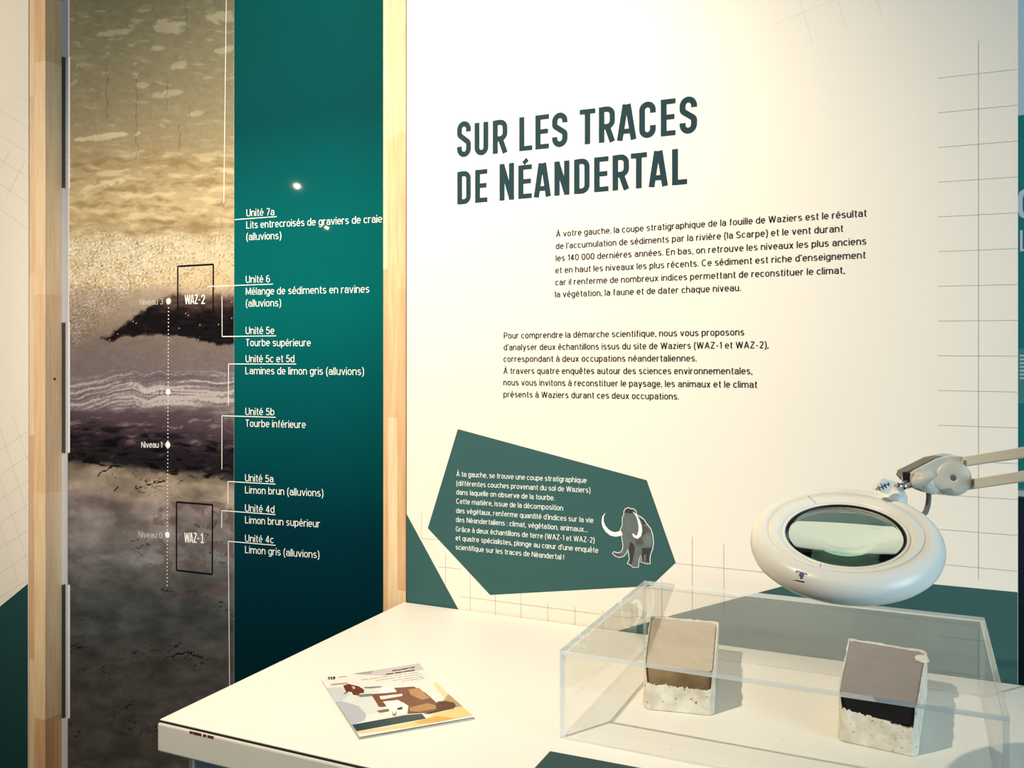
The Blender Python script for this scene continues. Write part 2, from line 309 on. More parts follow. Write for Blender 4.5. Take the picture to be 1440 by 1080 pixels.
def glyph(ch, w, t):
    """condensed grotesque capitals, height 1, width w, stem t -> list of (path, thickness)"""
    h = t / 2; l, r, b, tp = h, w - h, h, 1 - h; R = min((w - t) / 2, 0.17); hv = t * 0.86
    if ch == 'S':
        return [([(r, 0.70)] + arc(r - R, tp - R * 1.1, R, R * 1.1, 0, 90) + arc(l + R, tp - R * 1.1, R, R * 1.1, 90, 180) + [(l, 0.72)] + arc(l + R * 0.9, 0.66, R * 0.9, 0.10, 180, 230, 4)
                 + arc(r - R * 0.9, 0.36, R * 0.9, 0.10, 50, 0, 4) + arc(r - R, b + R * 1.1, R, R * 1.1, 0, -90) + arc(l + R, b + R * 1.1, R, R * 1.1, -90, -180) + [(l, 0.30)], t)]
    if ch == 'C':
        return [([(r, 0.68), (r, tp - R)] + arc(r - R, tp - R, R, R, 0, 90) + arc(l + R, tp - R, R, R, 90, 180) + arc(l + R, b + R, R, R, 180, 270) + arc(r - R, b + R, R, R, 270, 360) + [(r, 0.34)], t)]
    if ch == 'U': return [([(l, 1), (l, b + R)] + arc(l + R, b + R, R, R, 180, 270) + arc(r - R, b + R, R, R, 270, 360) + [(r, 1)], t)]
    if ch == 'L': return [([(l, 1), (l, 0)], t), ([(l, hv / 2), (w, hv / 2)], hv)]
    if ch in 'EÉ':
        g = [([(l, 1), (l, 0)], t), ([(l, hv / 2), (w, hv / 2)], hv), ([(l, 1 - hv / 2), (w, 1 - hv / 2)], hv), ([(l, 0.51), (w * 0.93, 0.51)], hv)]
        if ch == 'É': g.append(([(w * 0.38, 1.045), (w * 0.68, 1.16)], t * 0.75))
        return g
    if ch == 'T': return [([(w / 2, 1), (w / 2, 0)], t), ([(0, 1 - hv / 2), (w, 1 - hv / 2)], hv)]
    if ch == 'D': return [([(l, 0), (l, 1)], t), ([(l, 1 - hv / 2), (r - R, 1 - hv / 2)] + arc(r - R, 1 - hv / 2 - R, R, R, 90, 0) + arc(r - R, hv / 2 + R, R, R, 0, -90) + [(l, hv / 2)], t * 0.95)]
    if ch == 'R': return [([(l, 0), (l, 1)], t), ([(l, 1 - hv / 2), (r - R, 1 - hv / 2)] + arc(r - R, 1 - hv / 2 - R, R, R, 90, 0) + arc(r - R, 0.44 + R, R, R, 0, -90) + [(l, 0.44)], t * 0.95), ([(w * 0.5, 0.46), (w - t * .45, 0)], t)]
    if ch == 'A': return [([(h * 1.0, 0), (w / 2 - t * .22, 1)], t), ([(w - h * 1.0, 0), (w / 2 + t * .22, 1)], t), ([(w * 0.22, 0.25), (w * 0.78, 0.25)], hv)]
    if ch == 'N': return [([(l, 0), (l, 1)], t), ([(r, 0), (r, 1)], t), ([(l, 1 - h * .4), (r, h * .4)], t * .95)]
    if ch == 'W': return [([(h, 1), (w * .27, 0)], t), ([(w * .27, 0), (w * .5, 0.95)], t), ([(w * .5, 0.95), (w * .73, 0)], t), ([(w * .73, 0), (w - h, 1)], t)]
    if ch == 'Z': return [([(0, 1 - hv / 2), (w, 1 - hv / 2)], hv), ([(0, hv / 2), (w, hv / 2)], hv), ([(w - h, 1 - hv), (h, hv)], t)]
    if ch == '-': return [([(0, 0.45), (w, 0.45)], hv)]
    if ch == '1': return [([(w * .6, 0), (w * .6, 1)], t), ([(w * .6, 0.93), (0, 0.78)], hv), ([(0, hv / 2), (w * 1.1, hv / 2)], hv)]
    if ch == '2': return [([(l, 0.70), (l, tp - R)] + arc(l + R, tp - R, R, R, 180, 90) + arc(r - R, tp - R, R, R, 90, 0) + [(r, 0.62), (l, b)], t), ([(0, hv / 2), (w, hv / 2)], hv)]
    return []
def cap_word(bm, letters, zf, base, Y, d, hpx, stem):
    """letters: (char, x left, x right, height factor); base: baseline y at two x (zoom px)"""
    (xa, ya), (xb, yb) = base
    for ch, x0, x1, k in letters:
        yl = ya + (yb - ya) * (x0 - xa) / (xb - xa); yr = ya + (yb - ya) * (x1 - xa) / (xb - xa)
        A = W_(*zf(x0, yl), Y); B = W_(*zf(x1, yr), Y); h = (W_(*zf(x0, yl - hpx(x0) * k), Y) - A).z
        Lw = (B - A).length; wd = Lw / h; t = stem / h; ex = (B - A).normalized()
        g = lambda u, v: A + ex * (u * h) + UP * (v * h) + Vector((0, -d, 0))
        for path, th in glyph(ch, wd, t): stroke(bm, path, th, g)

# ------------------------------------------------------------------ white information panel
pan = thing('information_panel', 'large white exhibition panel with a dark French title and a teal mammoth shape', 'panel', (-0.48, 0.01, 0.1))
PX0, PX1 = -1.1322, 0.1660
boxobj('gap_shade_strip', mat('dark_brown_gap_strip', s2l(84, 54, 44), .6), pan, -1.1343, -1.1324, -.0006, .012, .1, 2.95)  # shade of the gap beside the post, put into this strip's colour
boxobj('board', M['panel'], pan, PX0, PX1, 0.0, 0.018, 0.10, 2.95)
z8 = zm(620, 110, 3.789)
bm = nb()
cap_word(bm, [('S', 87, 160, 1.10), ('U', 180, 253, 1), ('R', 277, 355, 1), ('L', 418, 487, 1), ('E', 504, 576, 1), ('S', 593, 675, 1), ('T', 740, 823, 1), ('R', 842, 928, 1), ('A', 938, 1042, 1), ('C', 1057, 1145, 1), ('E', 1172, 1250, 1), ('S', 1272, 1365, 1)],
         z8, ((87, 424), (1365, 291)), 0, 0.0006, lambda x: 173 + (x - 87) * 0.0205, 0.0127)
cap_word(bm, [('D', 88, 160, 1), ('E', 183, 248, 1), ('N', 313, 390, 1.10), ('É', 413, 485, 1), ('A', 495, 587, 1), ('N', 605, 685, 1), ('D', 710, 793, 1), ('E', 817, 893, 1), ('R', 915, 1003, 1), ('T', 1012, 1098, 1), ('A', 1107, 1210, 1), ('L', 1232, 1312, 1)],
         z8, ((88, 673), (1312, 564)), 0, 0.0006, lambda x: 173 + (x - 88) * 0.0165, 0.0127)
obj('title_lettering', bm, M['title'], pan)
bm = nb()
for s, a, b in [("À votre gauche, la coupe stratigraphique de la fouille de Waziers est le résultat", (782, 333.3), (1219, 304.5)),
                ("de l’accumulation de sédiments par la rivière (la Scarpe) et le vent durant", (781.5, 350.5), (1186, 326)),
                ("les 140 000 dernières années. En bas, on retrouve les niveaux les plus anciens", (781.5, 367.5), (1218.5, 343.8)),
                ("et en haut les niveaux les plus récents. Ce sédiment est riche d’enseignement", (781, 384.5), (1217.5, 363.3)),
                ("car il renferme de nombreux indices permettant de reconstituer le climat,", (781, 401.3), (1188, 384.7)),
                ("la végétation, la faune et de dater chaque niveau.", (780.5, 418.3), (1042, 409.2))]:
    bm = nb(); text_line(bm, s, a, b, 0.0138, 0, 0.0005); obj('text_line', bm, M['ink'], pan)
bm = nb()
for s, a, b in [("Pour comprendre la démarche scientifique, nous vous proposons", (708.5, 476.2), (1046.8, 471.6)),
                ("d’analyser deux échantillons issus du site de Waziers (WAZ-1 et WAZ-2),", (708.3, 492.6), (1080.7, 489.7)),
                ("correspondant à deux occupations néandertaliennes.", (708, 508.9), (980, 508.3)),
                ("À travers quatre enquêtes autour des sciences environnementales,", (708, 525.7), (1058, 526.4)),
                ("nous vous invitons à reconstituer le paysage, les animaux et le climat", (708, 541.9), (1065, 545.5)),
                ("présents à Waziers durant ces deux occupations.", (708, 558.6), (955, 562))]:
    bm = nb(); text_line(bm, s, a, b, 0.0140, 0, 0.0005); obj('text_line', bm, M['ink'], pan)
z3 = zm(560, 590, 3.6)
def wpoly(name, pts, m, parent, Y=0, d=0.0003, **k):
    bm = nb(); poly(bm, [W_(*p, Y) + Vector((0, -d, 0)) for p in pts], 0, (0, -1, 0)); return obj(name, bm, m, parent, **k)
wpoly('teal_shape', [z3(*p) for p in [(302, 48), (1258, 307), (1405, 725), (1280, 843), (465, 888), (150, 550)]], M['teal'], pan, label='teal six-sided printed shape with white text and a mammoth')
wpoly('teal_shape', [(572.0, 723), (643.3, 854.4), (770, 1088), (572.0, 1088)], M['teal'], pan, label='teal printed triangle beside the timber post')
wpoly('teal_shape', [(1165, 807.5), (1431, 832.7), (1431, 1080), (540, 981.8), (946.3, 864.8)], M['teal'], pan, label='wide teal printed shape behind the display case')
bm = nb(); zt = zm(620, 650, 6)
for s, a, b in [("À ta gauche, se trouve une coupe stratigraphique", (132, 118), (1230, 175)), ("(différentes couches provenant du sol de Waziers)", (132, 197), (1262, 258)),
                ("dans laquelle on observe de la tourbe.", (131, 272), (960, 322)), ("Cette matière, issue de la décomposition", (131, 348), (1032, 408)),
                ("des végétaux, renferme quantité d’indices sur la vie", (130, 427), (1288, 512)), ("des Néandertaliens : climat, végétation, animaux…", (128, 503), (1243, 590)),
                ("Grâce à deux échantillons de terre (WAZ-1 et WAZ-2)", (127, 583), (1297, 680)), ("et quatre spécialistes, plonge au cœur d’une enquête", (126, 658), (1330, 765)),
                ("scientifique sur les traces de Néandertal !", (125, 735), (1040, 823))]:
    bm = nb(); text_line(bm, s, zt(*a), zt(*b), 0.0120, 0, 0.0008, t=.115); obj('white_text_line', bm, M['whiteink'], pan)
# thin printed grids
bm = nb(); LW = 0.0009
SP = 0.0655; O = Vector((0, -0.0002, 0))
def gl(x0, z0, x1, z1, w=LW):
    bm = nb(); a = Vector((x0, 0, z0)); b = Vector((x1, 0, z1)); t = (b - a).normalized(); n = Vector((t.z, 0, -t.x)) * w / 2
    poly(bm, [a + n + O, b + n + O, b - n + O, a - n + O], 0, (0, -1, 0)); obj('grid_line', bm, M['grid'], pan)
for k in range(16): z = 2.0228 - SP * k; gl(0.0345, z + .0008, PX1 - .001, z)
gl(0.1022, 2.084, 0.1022, 1.085)
for i, zt_ in enumerate([1.12, 1.028, 1.0, .97, .965, .94, .94, .94, .95, 1.02, 1.118, 1.108]):
    x = -1.0902 + SP * i + .0003 * i; gl(x, zt_ if i < 3 else zt_, x, 0.72 if i else 1.058)
for z, xa, xb in [(1.0585, -1.0902, -1.045), (1.0585, -.47, -.2), (0.9945, -1.045, -.98), (0.93, -.985, -0.56), (1.0, -.56, -.30), (0.935, -.56, -.25), (1.0585, -.30, -.0)]:
    gl(xa, z, xb, z)
for a, b in [((1088, 35), (1180, -3)), ((1123, -6), (1142.5, 61)), ((1176.5, -6), (1190, 40)), ((1231, -8), (1239.7, 21.7))]: bm = nb(); wline(bm, a, b, 0.0009, 0, 0.0002); obj('faint_grid_line', bm, M['gridfaint'], pan)
# printed mammoth
zmm = zm(830, 700, 9.815)
body = [(470, 185), (485, 155), (525, 138), (560, 152), (600, 155), (628, 180), (640, 235), (665, 250), (700, 268), (740, 300), (775, 355), (835, 430), (862, 520), (872, 610), (862, 700), (835, 770), (822, 850), (830, 905), (790, 908), (700, 885), (712, 850), (695, 780), (672, 860), (665, 955), (600, 958), (560, 925), (515, 905), (545, 850), (530, 740), (520, 700), (500, 755), (460, 805), (400, 820), (350, 800), (310, 768), (330, 745), (375, 762), (420, 755), (450, 715), (458, 650), (440, 540), (415, 450), (448, 380), (448, 270), (468, 240)]
def grow(pts, k):
    n = len(pts); out = []
    for i in range(n):
        a, b, c = Vector(pts[i - 1]), Vector(pts[i]), Vector(pts[(i + 1) % n]); d1 = (b - a).normalized(); d2 = (c - b).normalized()
        m = Vector((d1.y, -d1.x)) + Vector((d2.y, -d2.x)); m = m.normalized() * k if m.length > 1e-3 else Vector((0, 0)); out.append((b.x + m.x, b.y + m.y))
    return out
wpoly('mammoth_outline', [zmm(*p) for p in grow(body, 9)], M['whiteink'], pan, d=0.0007)
bm = nb()
GREYS = [mat('mammoth_grey', s2l(98, 108, 106), 0.6, noise_amt=0.25, nscale=60), mat('mammoth_dark', s2l(52, 46, 48), 0.6, noise_amt=0.3, nscale=80), mat('mammoth_pale', s2l(104, 120, 119), 0.6, noise_amt=0.15, nscale=60), mat('mammoth_brown', s2l(84, 80, 80), 0.6, noise_amt=0.3, nscale=60)]
off = lambda d: Vector((0, -d, 0))
def mp(pts, mi, d): poly(bm, [W_(*zmm(*p)) + off(d) for p in pts], mi, (0, -1, 0))
mp(body, 0, 0.0010)
mp([(475, 215), (490, 165), (530, 150), (600, 165), (625, 200), (560, 215), (500, 205)], 1, 0.0013)
mp([(660, 262), (735, 310), (775, 365), (730, 370), (715, 330), (690, 300)], 1, 0.0013)
mp([(555, 600), (600, 640), (620, 700), (600, 800), (575, 920), (545, 900), (550, 800), (535, 700)], 1, 0.0013)
mp([(720, 690), (850, 690), (820, 780), (810, 885), (720, 870), (715, 790)], 1, 0.0013)
mp([(725, 380), (790, 400), (840, 470), (780, 480), (730, 520), (715, 560)], 3, 0.0013)
mp([(780, 510), (845, 520), (850, 620), (820, 680), (770, 660), (750, 600)], 2, 0.0013)
mp([(610, 560), (690, 545), (720, 560), (735, 640), (650, 650)], 3, 0.0013)
mp([(745, 780), (775, 780), (770, 870), (740, 870)], 0, 0.0015)
mp([(598, 302), (618, 296), (622, 308), (602, 314)], 1, 0.0016)
mp([(330, 765), (360, 770), (450, 780), (400, 808), (350, 795)], 3, 0.0013)
obj('mammoth_body', bm, GREYS, pan)
bm = nb()
def tusk(pts, ws, d):
    L, R = [], []
    for i, p in enumerate(pts):
        a = Vector(pts[max(i - 1, 0)]); b = Vector(pts[min(i + 1, len(pts) - 1)]); t = (b - a).normalized(); n = Vector((-t.y, t.x)) * ws[i]
        L.append(Vector(p) + n); R.append(Vector(p) - n)
    vl = [bm.verts.new(W_(*zmm(*p)) + off(d)) for p in L]; vr = [bm.verts.new(W_(*zmm(*p)) + off(d)) for p in R]
    for i in range(len(pts) - 1): bm.faces.new((vl[i], vl[i + 1], vr[i + 1], vr[i]))
tusk([(212, 208), (180, 260), (175, 330), (195, 395), (235, 450), (290, 490), (350, 504), (400, 495), (440, 480)], [2, 10, 16, 22, 26, 30, 32, 34, 34], 0.0018)
tusk([(592, 190), (640, 240), (672, 310), (692, 390), (695, 450), (682, 510), (650, 545), (615, 530), (588, 495)], [3, 9, 15, 22, 26, 28, 24, 18, 10], 0.0018)
obj('mammoth_tusks', bm, M['whiteink'], pan)

# ------------------------------------------------------------------ left white panel (beyond the left post)
lp = thing('side_panel', 'white panel with faint tilted grid and dark teal base left of the left timber post', 'panel', (-3.2, 0.01, 0.1))
boxobj('board', M['panel'], lp, -3.75, -2.4838, 0.0, 0.018, 0.10, 2.95)
BX = -2.485
bm = nb(); A = W_(38, 822); B = W_(0, 853)
sl = (A.z - B.z) / (A.x - B.x); z0 = A.z + sl * (BX - A.x)
poly(bm, [Vector((BX, -.0003, z0)), Vector((-3.2, -.0003, z0 + sl * (-3.2 - BX))), Vector((-3.2, -.0003, .11)), Vector((BX, -.0003, .11))], 0, (0, -1, 0))
obj('teal_shape', bm, M['dteal'], lp)
bm = nb()
for a, b in [((25, 134), (40.5, 143)), ((-8, 150), (40.5, 180)), ((-8, 185), (40.5, 215)), ((-8, 219), (40.5, 250)), ((-8, 253), (40.5, 286)), ((-8, 288), (40.5, 322)), ((14, 212), (-4, 245)), ((36, 225), (10, 275)),
             ((-6, 637), (40, 606)), ((-6, 672), (40, 641)), ((-6, 707), (40, 675)), ((-6, 739), (40, 709)), ((-6, 775), (40, 745)), ((-6, 810), (40, 779)), ((-6, 844), (39.5, 815)), ((37, 571), (40, 580)), ((18, 586), (40, 648)), ((0, 602), (39, 722)), ((-6, 655), (40, 795)), ((-6, 720), (27, 823))]:
    bm = nb(); wline(bm, a, b, 0.0012, 0, 0.0002); obj('grid_line', bm, M['gridmid'], lp)

# ------------------------------------------------------------------ timber posts built up of glued staves
def post(x0, x1, label, hole=None, seed=1, cols=(0, .2, .62, 1)):
    rnd = random.Random(seed)
    t = thing('timber_post', label, 'post', ((x0 + x1) / 2, 0.03, 0.0))
    w = x1 - x0
    for c in range(len(cols) - 1):
        z = 0.0; k = rnd.randint(0, 3)
        xa, xb = x0 + w * cols[c], x0 + w * cols[c + 1]
        while z < 3.05:
            h = rnd.uniform(0.28, 0.75); z1 = min(z + h, 3.08)
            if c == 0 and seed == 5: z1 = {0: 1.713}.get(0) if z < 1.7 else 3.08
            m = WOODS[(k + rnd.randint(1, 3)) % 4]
            if c == 0 and seed == 5: m = WOODS[2] if z < 1.7 else WOODS[1]  # paler upper stave: a strip of grazing light put into the wood colour
            k = WOODS.index(m)
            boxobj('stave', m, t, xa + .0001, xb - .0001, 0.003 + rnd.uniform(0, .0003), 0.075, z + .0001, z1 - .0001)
            z = z1
    if hole is not None:
        bm = nb(); lathe(bm, frame(hole, (1, 0, 0)), [(0, 0.0), (0.0035, 0.0), (0.0042, 0.0006), (0.0042, -0.002)], 16); obj('screw_hole', bm, M['black'], t)
    return t
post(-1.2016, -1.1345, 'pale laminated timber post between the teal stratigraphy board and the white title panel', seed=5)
post(-2.4818, -2.4116, 'pale laminated timber post at the far left beside the sediment photograph', hole=Vector((-2.4116, W_(75, 533).y + 0.035, W_(75, 533, .035).z)), seed=9, cols=(0, .3, 1))

# ------------------------------------------------------------------ stratigraphy board, set back between the posts
YB = 0.06
sb = thing('stratigraphy_board', 'glossy board with a tall sediment photograph and teal legend between the two timber posts', 'display board', (-1.8, 0.07, 0.1))
XS = W_(329.5, 500, YB).x
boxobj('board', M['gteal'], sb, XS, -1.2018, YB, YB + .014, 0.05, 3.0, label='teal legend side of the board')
# photograph: colour field on a fine mesh
PXW, PZ0, PZ1 = -2.4114, 0.05, 3.0
NX, NZ = 220, 1050
RAMP = [(-200, (116, 113, 86)), (0, (122, 118, 90)), (60, (132, 126, 96)), (130, (142, 132, 100)), (190, (156, 142, 106)), (225, (170, 150, 108)), (262, (188, 166, 120)), (296, (200, 178, 130)), (312, (176, 152, 108)), (324, (192, 170, 126)), (338, (208, 190, 148)), (360, (214, 198, 156)),
        (395, (212, 188, 140)), (412, (178, 158, 130)), (440, (158, 140, 116)), (480, (124, 110, 98)), (525, (118, 106, 104)), (535, (130, 120, 117)), (572, (136, 126, 121)), (582, (88, 74, 78)), (610, (66, 54, 60)), (628, (40, 33, 38)), (656, (34, 30, 32)), (665, (122, 108, 90)), (676, (148, 134, 112)), (700, (148, 133, 116)), (712, (130, 117, 108)),
        (745, (134, 126, 118)), (772, (120, 116, 110)), (800, (104, 102, 96)), (835, (84, 85, 81)), (880, (74, 75, 72)), (950, (78, 76, 70)), (1080, (82, 79, 70)), (1400, (84, 80, 68))]
def ramp(v):
    for (a, ca), (b, cb) in zip(RAMP, RAMP[1:]):
        if v <= b:
            t = max(0, (v - a) / (b - a)); return [x + (y - x) * t for x, y in zip(ca, cb)]
    return list(RAMP[-1][1])
NF = noise.noise
def fbm(x, y, z=0, o=4):
    s = 0; a = 1
    for i in range(o): s += a * NF(Vector((x, y, z + i * 7.3))); x *= 2.1; y *= 2.1; a *= .52
    return s
def lerp(a, b, t): return [x + (y - x) * t for x, y in zip(a, b)]
def sstep(a, b, x):
    t = min(1, max(0, (x - a) / (b - a))); return t * t * (3 - 2 * t)
verts, cols = [], []
for j in range(NZ + 1):
    z = PZ0 + (PZ1 - PZ0) * j / NZ
    for i in range(NX + 1):
        x = PXW + (XS - PXW) * i / NX; u = i / NX
        d = Vector((x, YB, z)) - CAM; dep = d.dot(FW); px = CX + F * d.dot(RT) / dep; py = CY - F * d.z / dep
        wx = px + 9 * fbm(px * .03, py * .03, 13, 3); wy = py + 5 * fbm(px * .03, py * .05, 17, 3)
        wob = 6 * fbm(px * .012, py * .02) + 3.5 * fbm(px * .07, py * .1, 5, 5)
        v = py + wob - (px - 210) * .13 * sstep(575, 600, py) * (1 - sstep(700, 760, py))
        if v < 350: v += 9 * fbm(px * .018, py * .07, 3)
        c = ramp(v)
        fine = fbm(px * .22, py * .3, 7, 3); f1 = fbm(px * .07, py * .13, 1, 5)
        c = [q * (1 + .035 * fine + .05 * f1) for q in c]
        if 500 < v < 592:      # laminated silt stripes
            hump = 16 * (1 - sstep(100, 175, px)) + 3 * sstep(170, 200, px) * (1 - sstep(215, 240, px)) * math.sin(px * .13)
            yy = py - hump + 5 * fbm(px * .018, py * .02, 9, 3)
            st = NF(Vector((px * .006, yy * .19, 4))) + .75 * NF(Vector((px * .012, yy * .42, 14))) + .3 * fine
            k = sstep(516, 532, yy + 3 * f1) * (1 - sstep(568, 582, v)); c = lerp(c, (198, 186, 172), k * .8 * sstep(.0, .35, st)); c = lerp(c, (92, 82, 86), k * .6 * sstep(.12, .45, -st))
        if v < 330:            # pale smears, wavy beds and cracks in the loam
            s1 = fbm(wx * .022, wy * .055, 21, 5); c = lerp(c, (170, 162, 126), .26 * sstep(.36, .52, s1) * (1 - .5 * sstep(150, 260, py)))
            s2 = fbm(wx * .05, wy * .15, 23, 4); c = lerp(c, (190, 181, 140), .4 * sstep(.5, .62, s2))
            for (ex_, ey_, ra_, rb_) in ((160, 46, 26, 5), (238, 36, 24, 12), (312, 24, 22, 9), (318, 70, 16, 6), (222, 68, 12, 4), (200, 120, 12, 5), (250, 92, 14, 7), (150, 192, 45, 5), (235, 132, 22, 5), (276, 160, 12, 4), (148, 258, 26, 5)):
                e_ = 1 - ((px - ex_) / ra_) ** 2 - ((py - ey_ + (px - ex_) * .12) / rb_) ** 2 + .9 * fbm(px * .07, py * .12, 43, 3)
                if e_ > 0: c = lerp(c, (188, 180, 142) if ey_ < 180 else (240, 222, 176), .55 * min(1, e_ * 2.2))
            if v > 185:
                b_ = math.sin(wy * .20 + 2.2 * fbm(px * .015, py * .03, 25, 3)) ; s3 = fbm(wx * .03, wy * .13, 33, 5) + .25 * b_
                g_ = sstep(185, 235, v); c = lerp(c, (134, 110, 70), .5 * g_ * sstep(.1, .62, s3)); c = lerp(c, (236, 216, 168), .5 * g_ * sstep(.12, .6, -s3))
            for cx0, ya, yb in ((150, 95, 170), (192, 110, 225), (262, 0, 45), (235, 115, 155), (268, 150, 165), (312, 303, 322), (252, 175, 215)):
                if ya < py < yb and abs(px - cx0 - 3 * fbm(.1, py * .06, cx0)) < .7: c = [q * .84 for q in c]
        if 312 < v < 530:      # gravel
            g = NF(Vector((px * .36 + py * .12, py * .36, 3))) + .7 * NF(Vector((px * .8, py * .75, 8))) + .3 * fbm(px * .05, py * .05, 12, 2)
            lim = sstep(318, 340, v) * (1 - sstep(400, 414, v)); low = sstep(398, 414, v) * (1 - sstep(480, 512, v + (px - 100) * .25)) * (1 - sstep(150, 190, px + (py - 430) * 1.1))
            c = lerp(c, (255, 252, 238), min(1, max(0, g - .05) * 1.6) * (lim * (.8 - .6 * sstep(200, 300, px)) + low * .4)); c = lerp(c, (112, 86, 52), min(1, max(0, -g - .2) * 1.8) * (lim * .7 + low * .9))
        if 396 < py < 505:     # dark peat wedge
            top = 409 + 5 * fbm(px * .03, 1, 4) + 3 * fbm(px * .15, py * .1, 4, 3); bot = 470 + 5 * fbm(px * .06, 2, 5) + sstep(235, 320, px) * 13 + 3 * f1 + 8 * (1 - sstep(150, 185, px))
            lx = 238 - (py - 412) * 1.42 + 7 * fbm(px * .08, py * .1, 6)
            k = sstep(top, top + 12, py) * (1 - sstep(bot - 2, bot + 3, py)) * sstep(lx - 6, lx + 5, px)
            dk = lerp((104, 82, 68), (20, 14, 18), sstep(top + 6, top + 40, py + 12 * fbm(px * .04, py * .09, 7) + 10 * sstep(250, 200, px)))
            dk = [max(8, q + 16 * fbm(px * .08, py * .2, 88, 4)) for q in dk]; c = lerp(c, dk, k)
            if k > .5 and NF(Vector((px * .45, py * .45, 77))) > .66: c = (200, 190, 182)
        if 583 < v < 664:
            s1 = fbm(wx * .035, wy * .14, 51, 5); c = lerp(c, (150, 124, 120), .7 * sstep(.22, .75, s1) * (1 - sstep(612, 640, v))); c = lerp(c, (84, 74, 72), .7 * sstep(.3, .7, s1) * sstep(612, 640, v)); c = lerp(c, (8, 7, 9), .85 * sstep(.02, .45, -s1) * sstep(592, 620, v))
        if v > 664:
            s1 = fbm(wx * .02, wy * .04, 61, 6); c = [q * (1 + .26 * s1) for q in c]
            s2 = fbm(wx * .02, wy * .055, 71, 4); mk = sstep(.1, .4, fbm(px * .015, py * .02, 73, 2))
            if abs(s2) < .014 * mk * 2: c = [q * .5 for q in c]
            if 705 < py < 840 and 215 < px < 335:
                m_ = fbm(px * .045, py * .05, 91, 4); c = lerp(c, (96, 78, 72), .55 * sstep(.1, .4, m_))
            for (xa, ya, xb, yb) in ((137, 668, 168, 650), (205, 682, 232, 676), (160, 692, 166, 684), (240, 923, 262, 917), (262, 917, 285, 925)):
                tt = (px - xa) / (xb - xa)
                if 0 < tt < 1 and abs(py - (ya + (yb - ya) * tt + 3 * fbm(px * .15, 1, 3))) < 1.1: c = (24, 20, 22)
        # surveyor's staff printed at the left edge of the photograph
        if px < 99.5:
            seg = [0, 80, 265, 453, 637, 822, 1010, 1195]
            n_ = sum(py > q for q in seg); odd = n_ % 2 == 0
            if odd and px > 98.5: pass
            elif odd: c = (96, 90, 80) if px < 92.5 and py < 640 else ((70, 80, 76) if px < 92.5 else (244, 242, 236))
            elif px < 96.5 + (1 if py < 500 else -.8): c = (248, 246, 240)
        if px > 328.7: c = lerp(c, (200, 186, 156), .6)
        verts.append((x, YB - .0004, z)); cols.append(s2l(*[min(255, max(4, 128 + (q * w_ - 128) * 1.06)) for q, w_ in zip(c, (.90, .915, .98))]) + (1,))
faces = [(j * (NX + 1) + i, j * (NX + 1) + i + 1, (j + 1) * (NX + 1) + i + 1, (j + 1) * (NX + 1) + i) for j in range(NZ) for i in range(NX)]
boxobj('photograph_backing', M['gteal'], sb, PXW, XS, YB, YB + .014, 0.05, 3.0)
mp_ = mat('sediment_photograph_print', (0.3, 0.25, 0.2), 0.6, 0.05, coat=0.12, coat_r=0.015); nt = mp_.node_tree
at = nt.nodes.new('ShaderNodeVertexColor'); at.layer_name = 'Col'; nt.links.new(at.outputs[0], nt.nodes['Principled BSDF'].inputs['Base Color'])
ph = obj('sediment_photograph', (verts, [], faces), mp_, sb, label='tall photograph of layered sediment')
ca = ph.data.color_attributes.new('Col', 'FLOAT_COLOR', 'POINT'); ca.data.foreach_set('color', [q for c in cols for q in c])

CAPL = 0.0196
bm = nb()
for s, a, b in [("Unité 7a", (346.8, 304.4), (386.1, 302.7)), ("Lits entrecroisés de graviers de craie", (346.6, 321.5), (537.7, 312.8)), ("(alluvions)", (346.6, 338), (395.8, 336.1)),
                ("Unité 6", (345.9, 397.9), (379.9, 397)), ("Mélange de sédiments en ravines", (345.9, 414.8), (519.8, 411.5)), ("(alluvions)", (345.9, 431.4), (395.4, 430.8)),
                ("Unité 5e", (345.7, 469.7), (386.1, 469.7)), ("Tourbe supérieure", (345.7, 486.7), (437.2, 487)), ("Unité 5c et 5d", (345.7, 509.4), (414.3, 509.4)), ("Lamines de limon gris (alluvions)", (345.3, 526.1), (512, 527.5)),
                ("Unité 5b", (345.3, 583.5), (386.1, 584)), ("Tourbe inférieure", (345.3, 600), (430.2, 602.1)), ("Unité 5a", (344.9, 676.7), (384.8, 678.3)), ("Limon brun (alluvions)", (344.9, 693.6), (454.9, 698.5)),
                ("Unité 4d", (344.9, 719.1), (386.2, 721.3)), ("Limon brun supérieur", (344.9, 735.8), (450.4, 741.7)), ("Unité 4c", (344.9, 761.7), (385.2, 763.9)), ("Limon gris (alluvions)", (344.9, 777.6), (449.4, 785.1))]:
    bm = nb(); text_line(bm, s, a, b, CAPL, YB, 0.0008, t=.112); obj('text_line', bm, M['whiteink'], sb)
for s, a, b, m in [("Niveau 1", (199, 629.5), (228.5, 629.5), 'whiteink'), ("Niveau 3", (197, 429), (229.5, 428), 'dimink'), ("Niveau 2", (199, 554), (229.5, 554), 'dimink'), ("Niveau 0", (195, 755.5), (228.5, 757), 'dimink')]:
    bm = nb(); text_line(bm, s, a, b, 0.0175, YB, 0.0008, t=.112); obj('level_caption', bm, M[m], sb)
bm = nb()
cap_word(bm, [('W', 260, 268.3, 1), ('A', 268, 273.6, 1), ('Z', 274.2, 278.6, 1), ('-', 279.6, 282, 1), ('2', 283.4, 288.5, 1)], lambda x, y: (x, y), ((260, 427.8), (288.5, 427.4)), YB, .0008, lambda x: 13.2, 0.0036)
obj('sample_name', bm, M['whiteink'], sb); bm = nb()
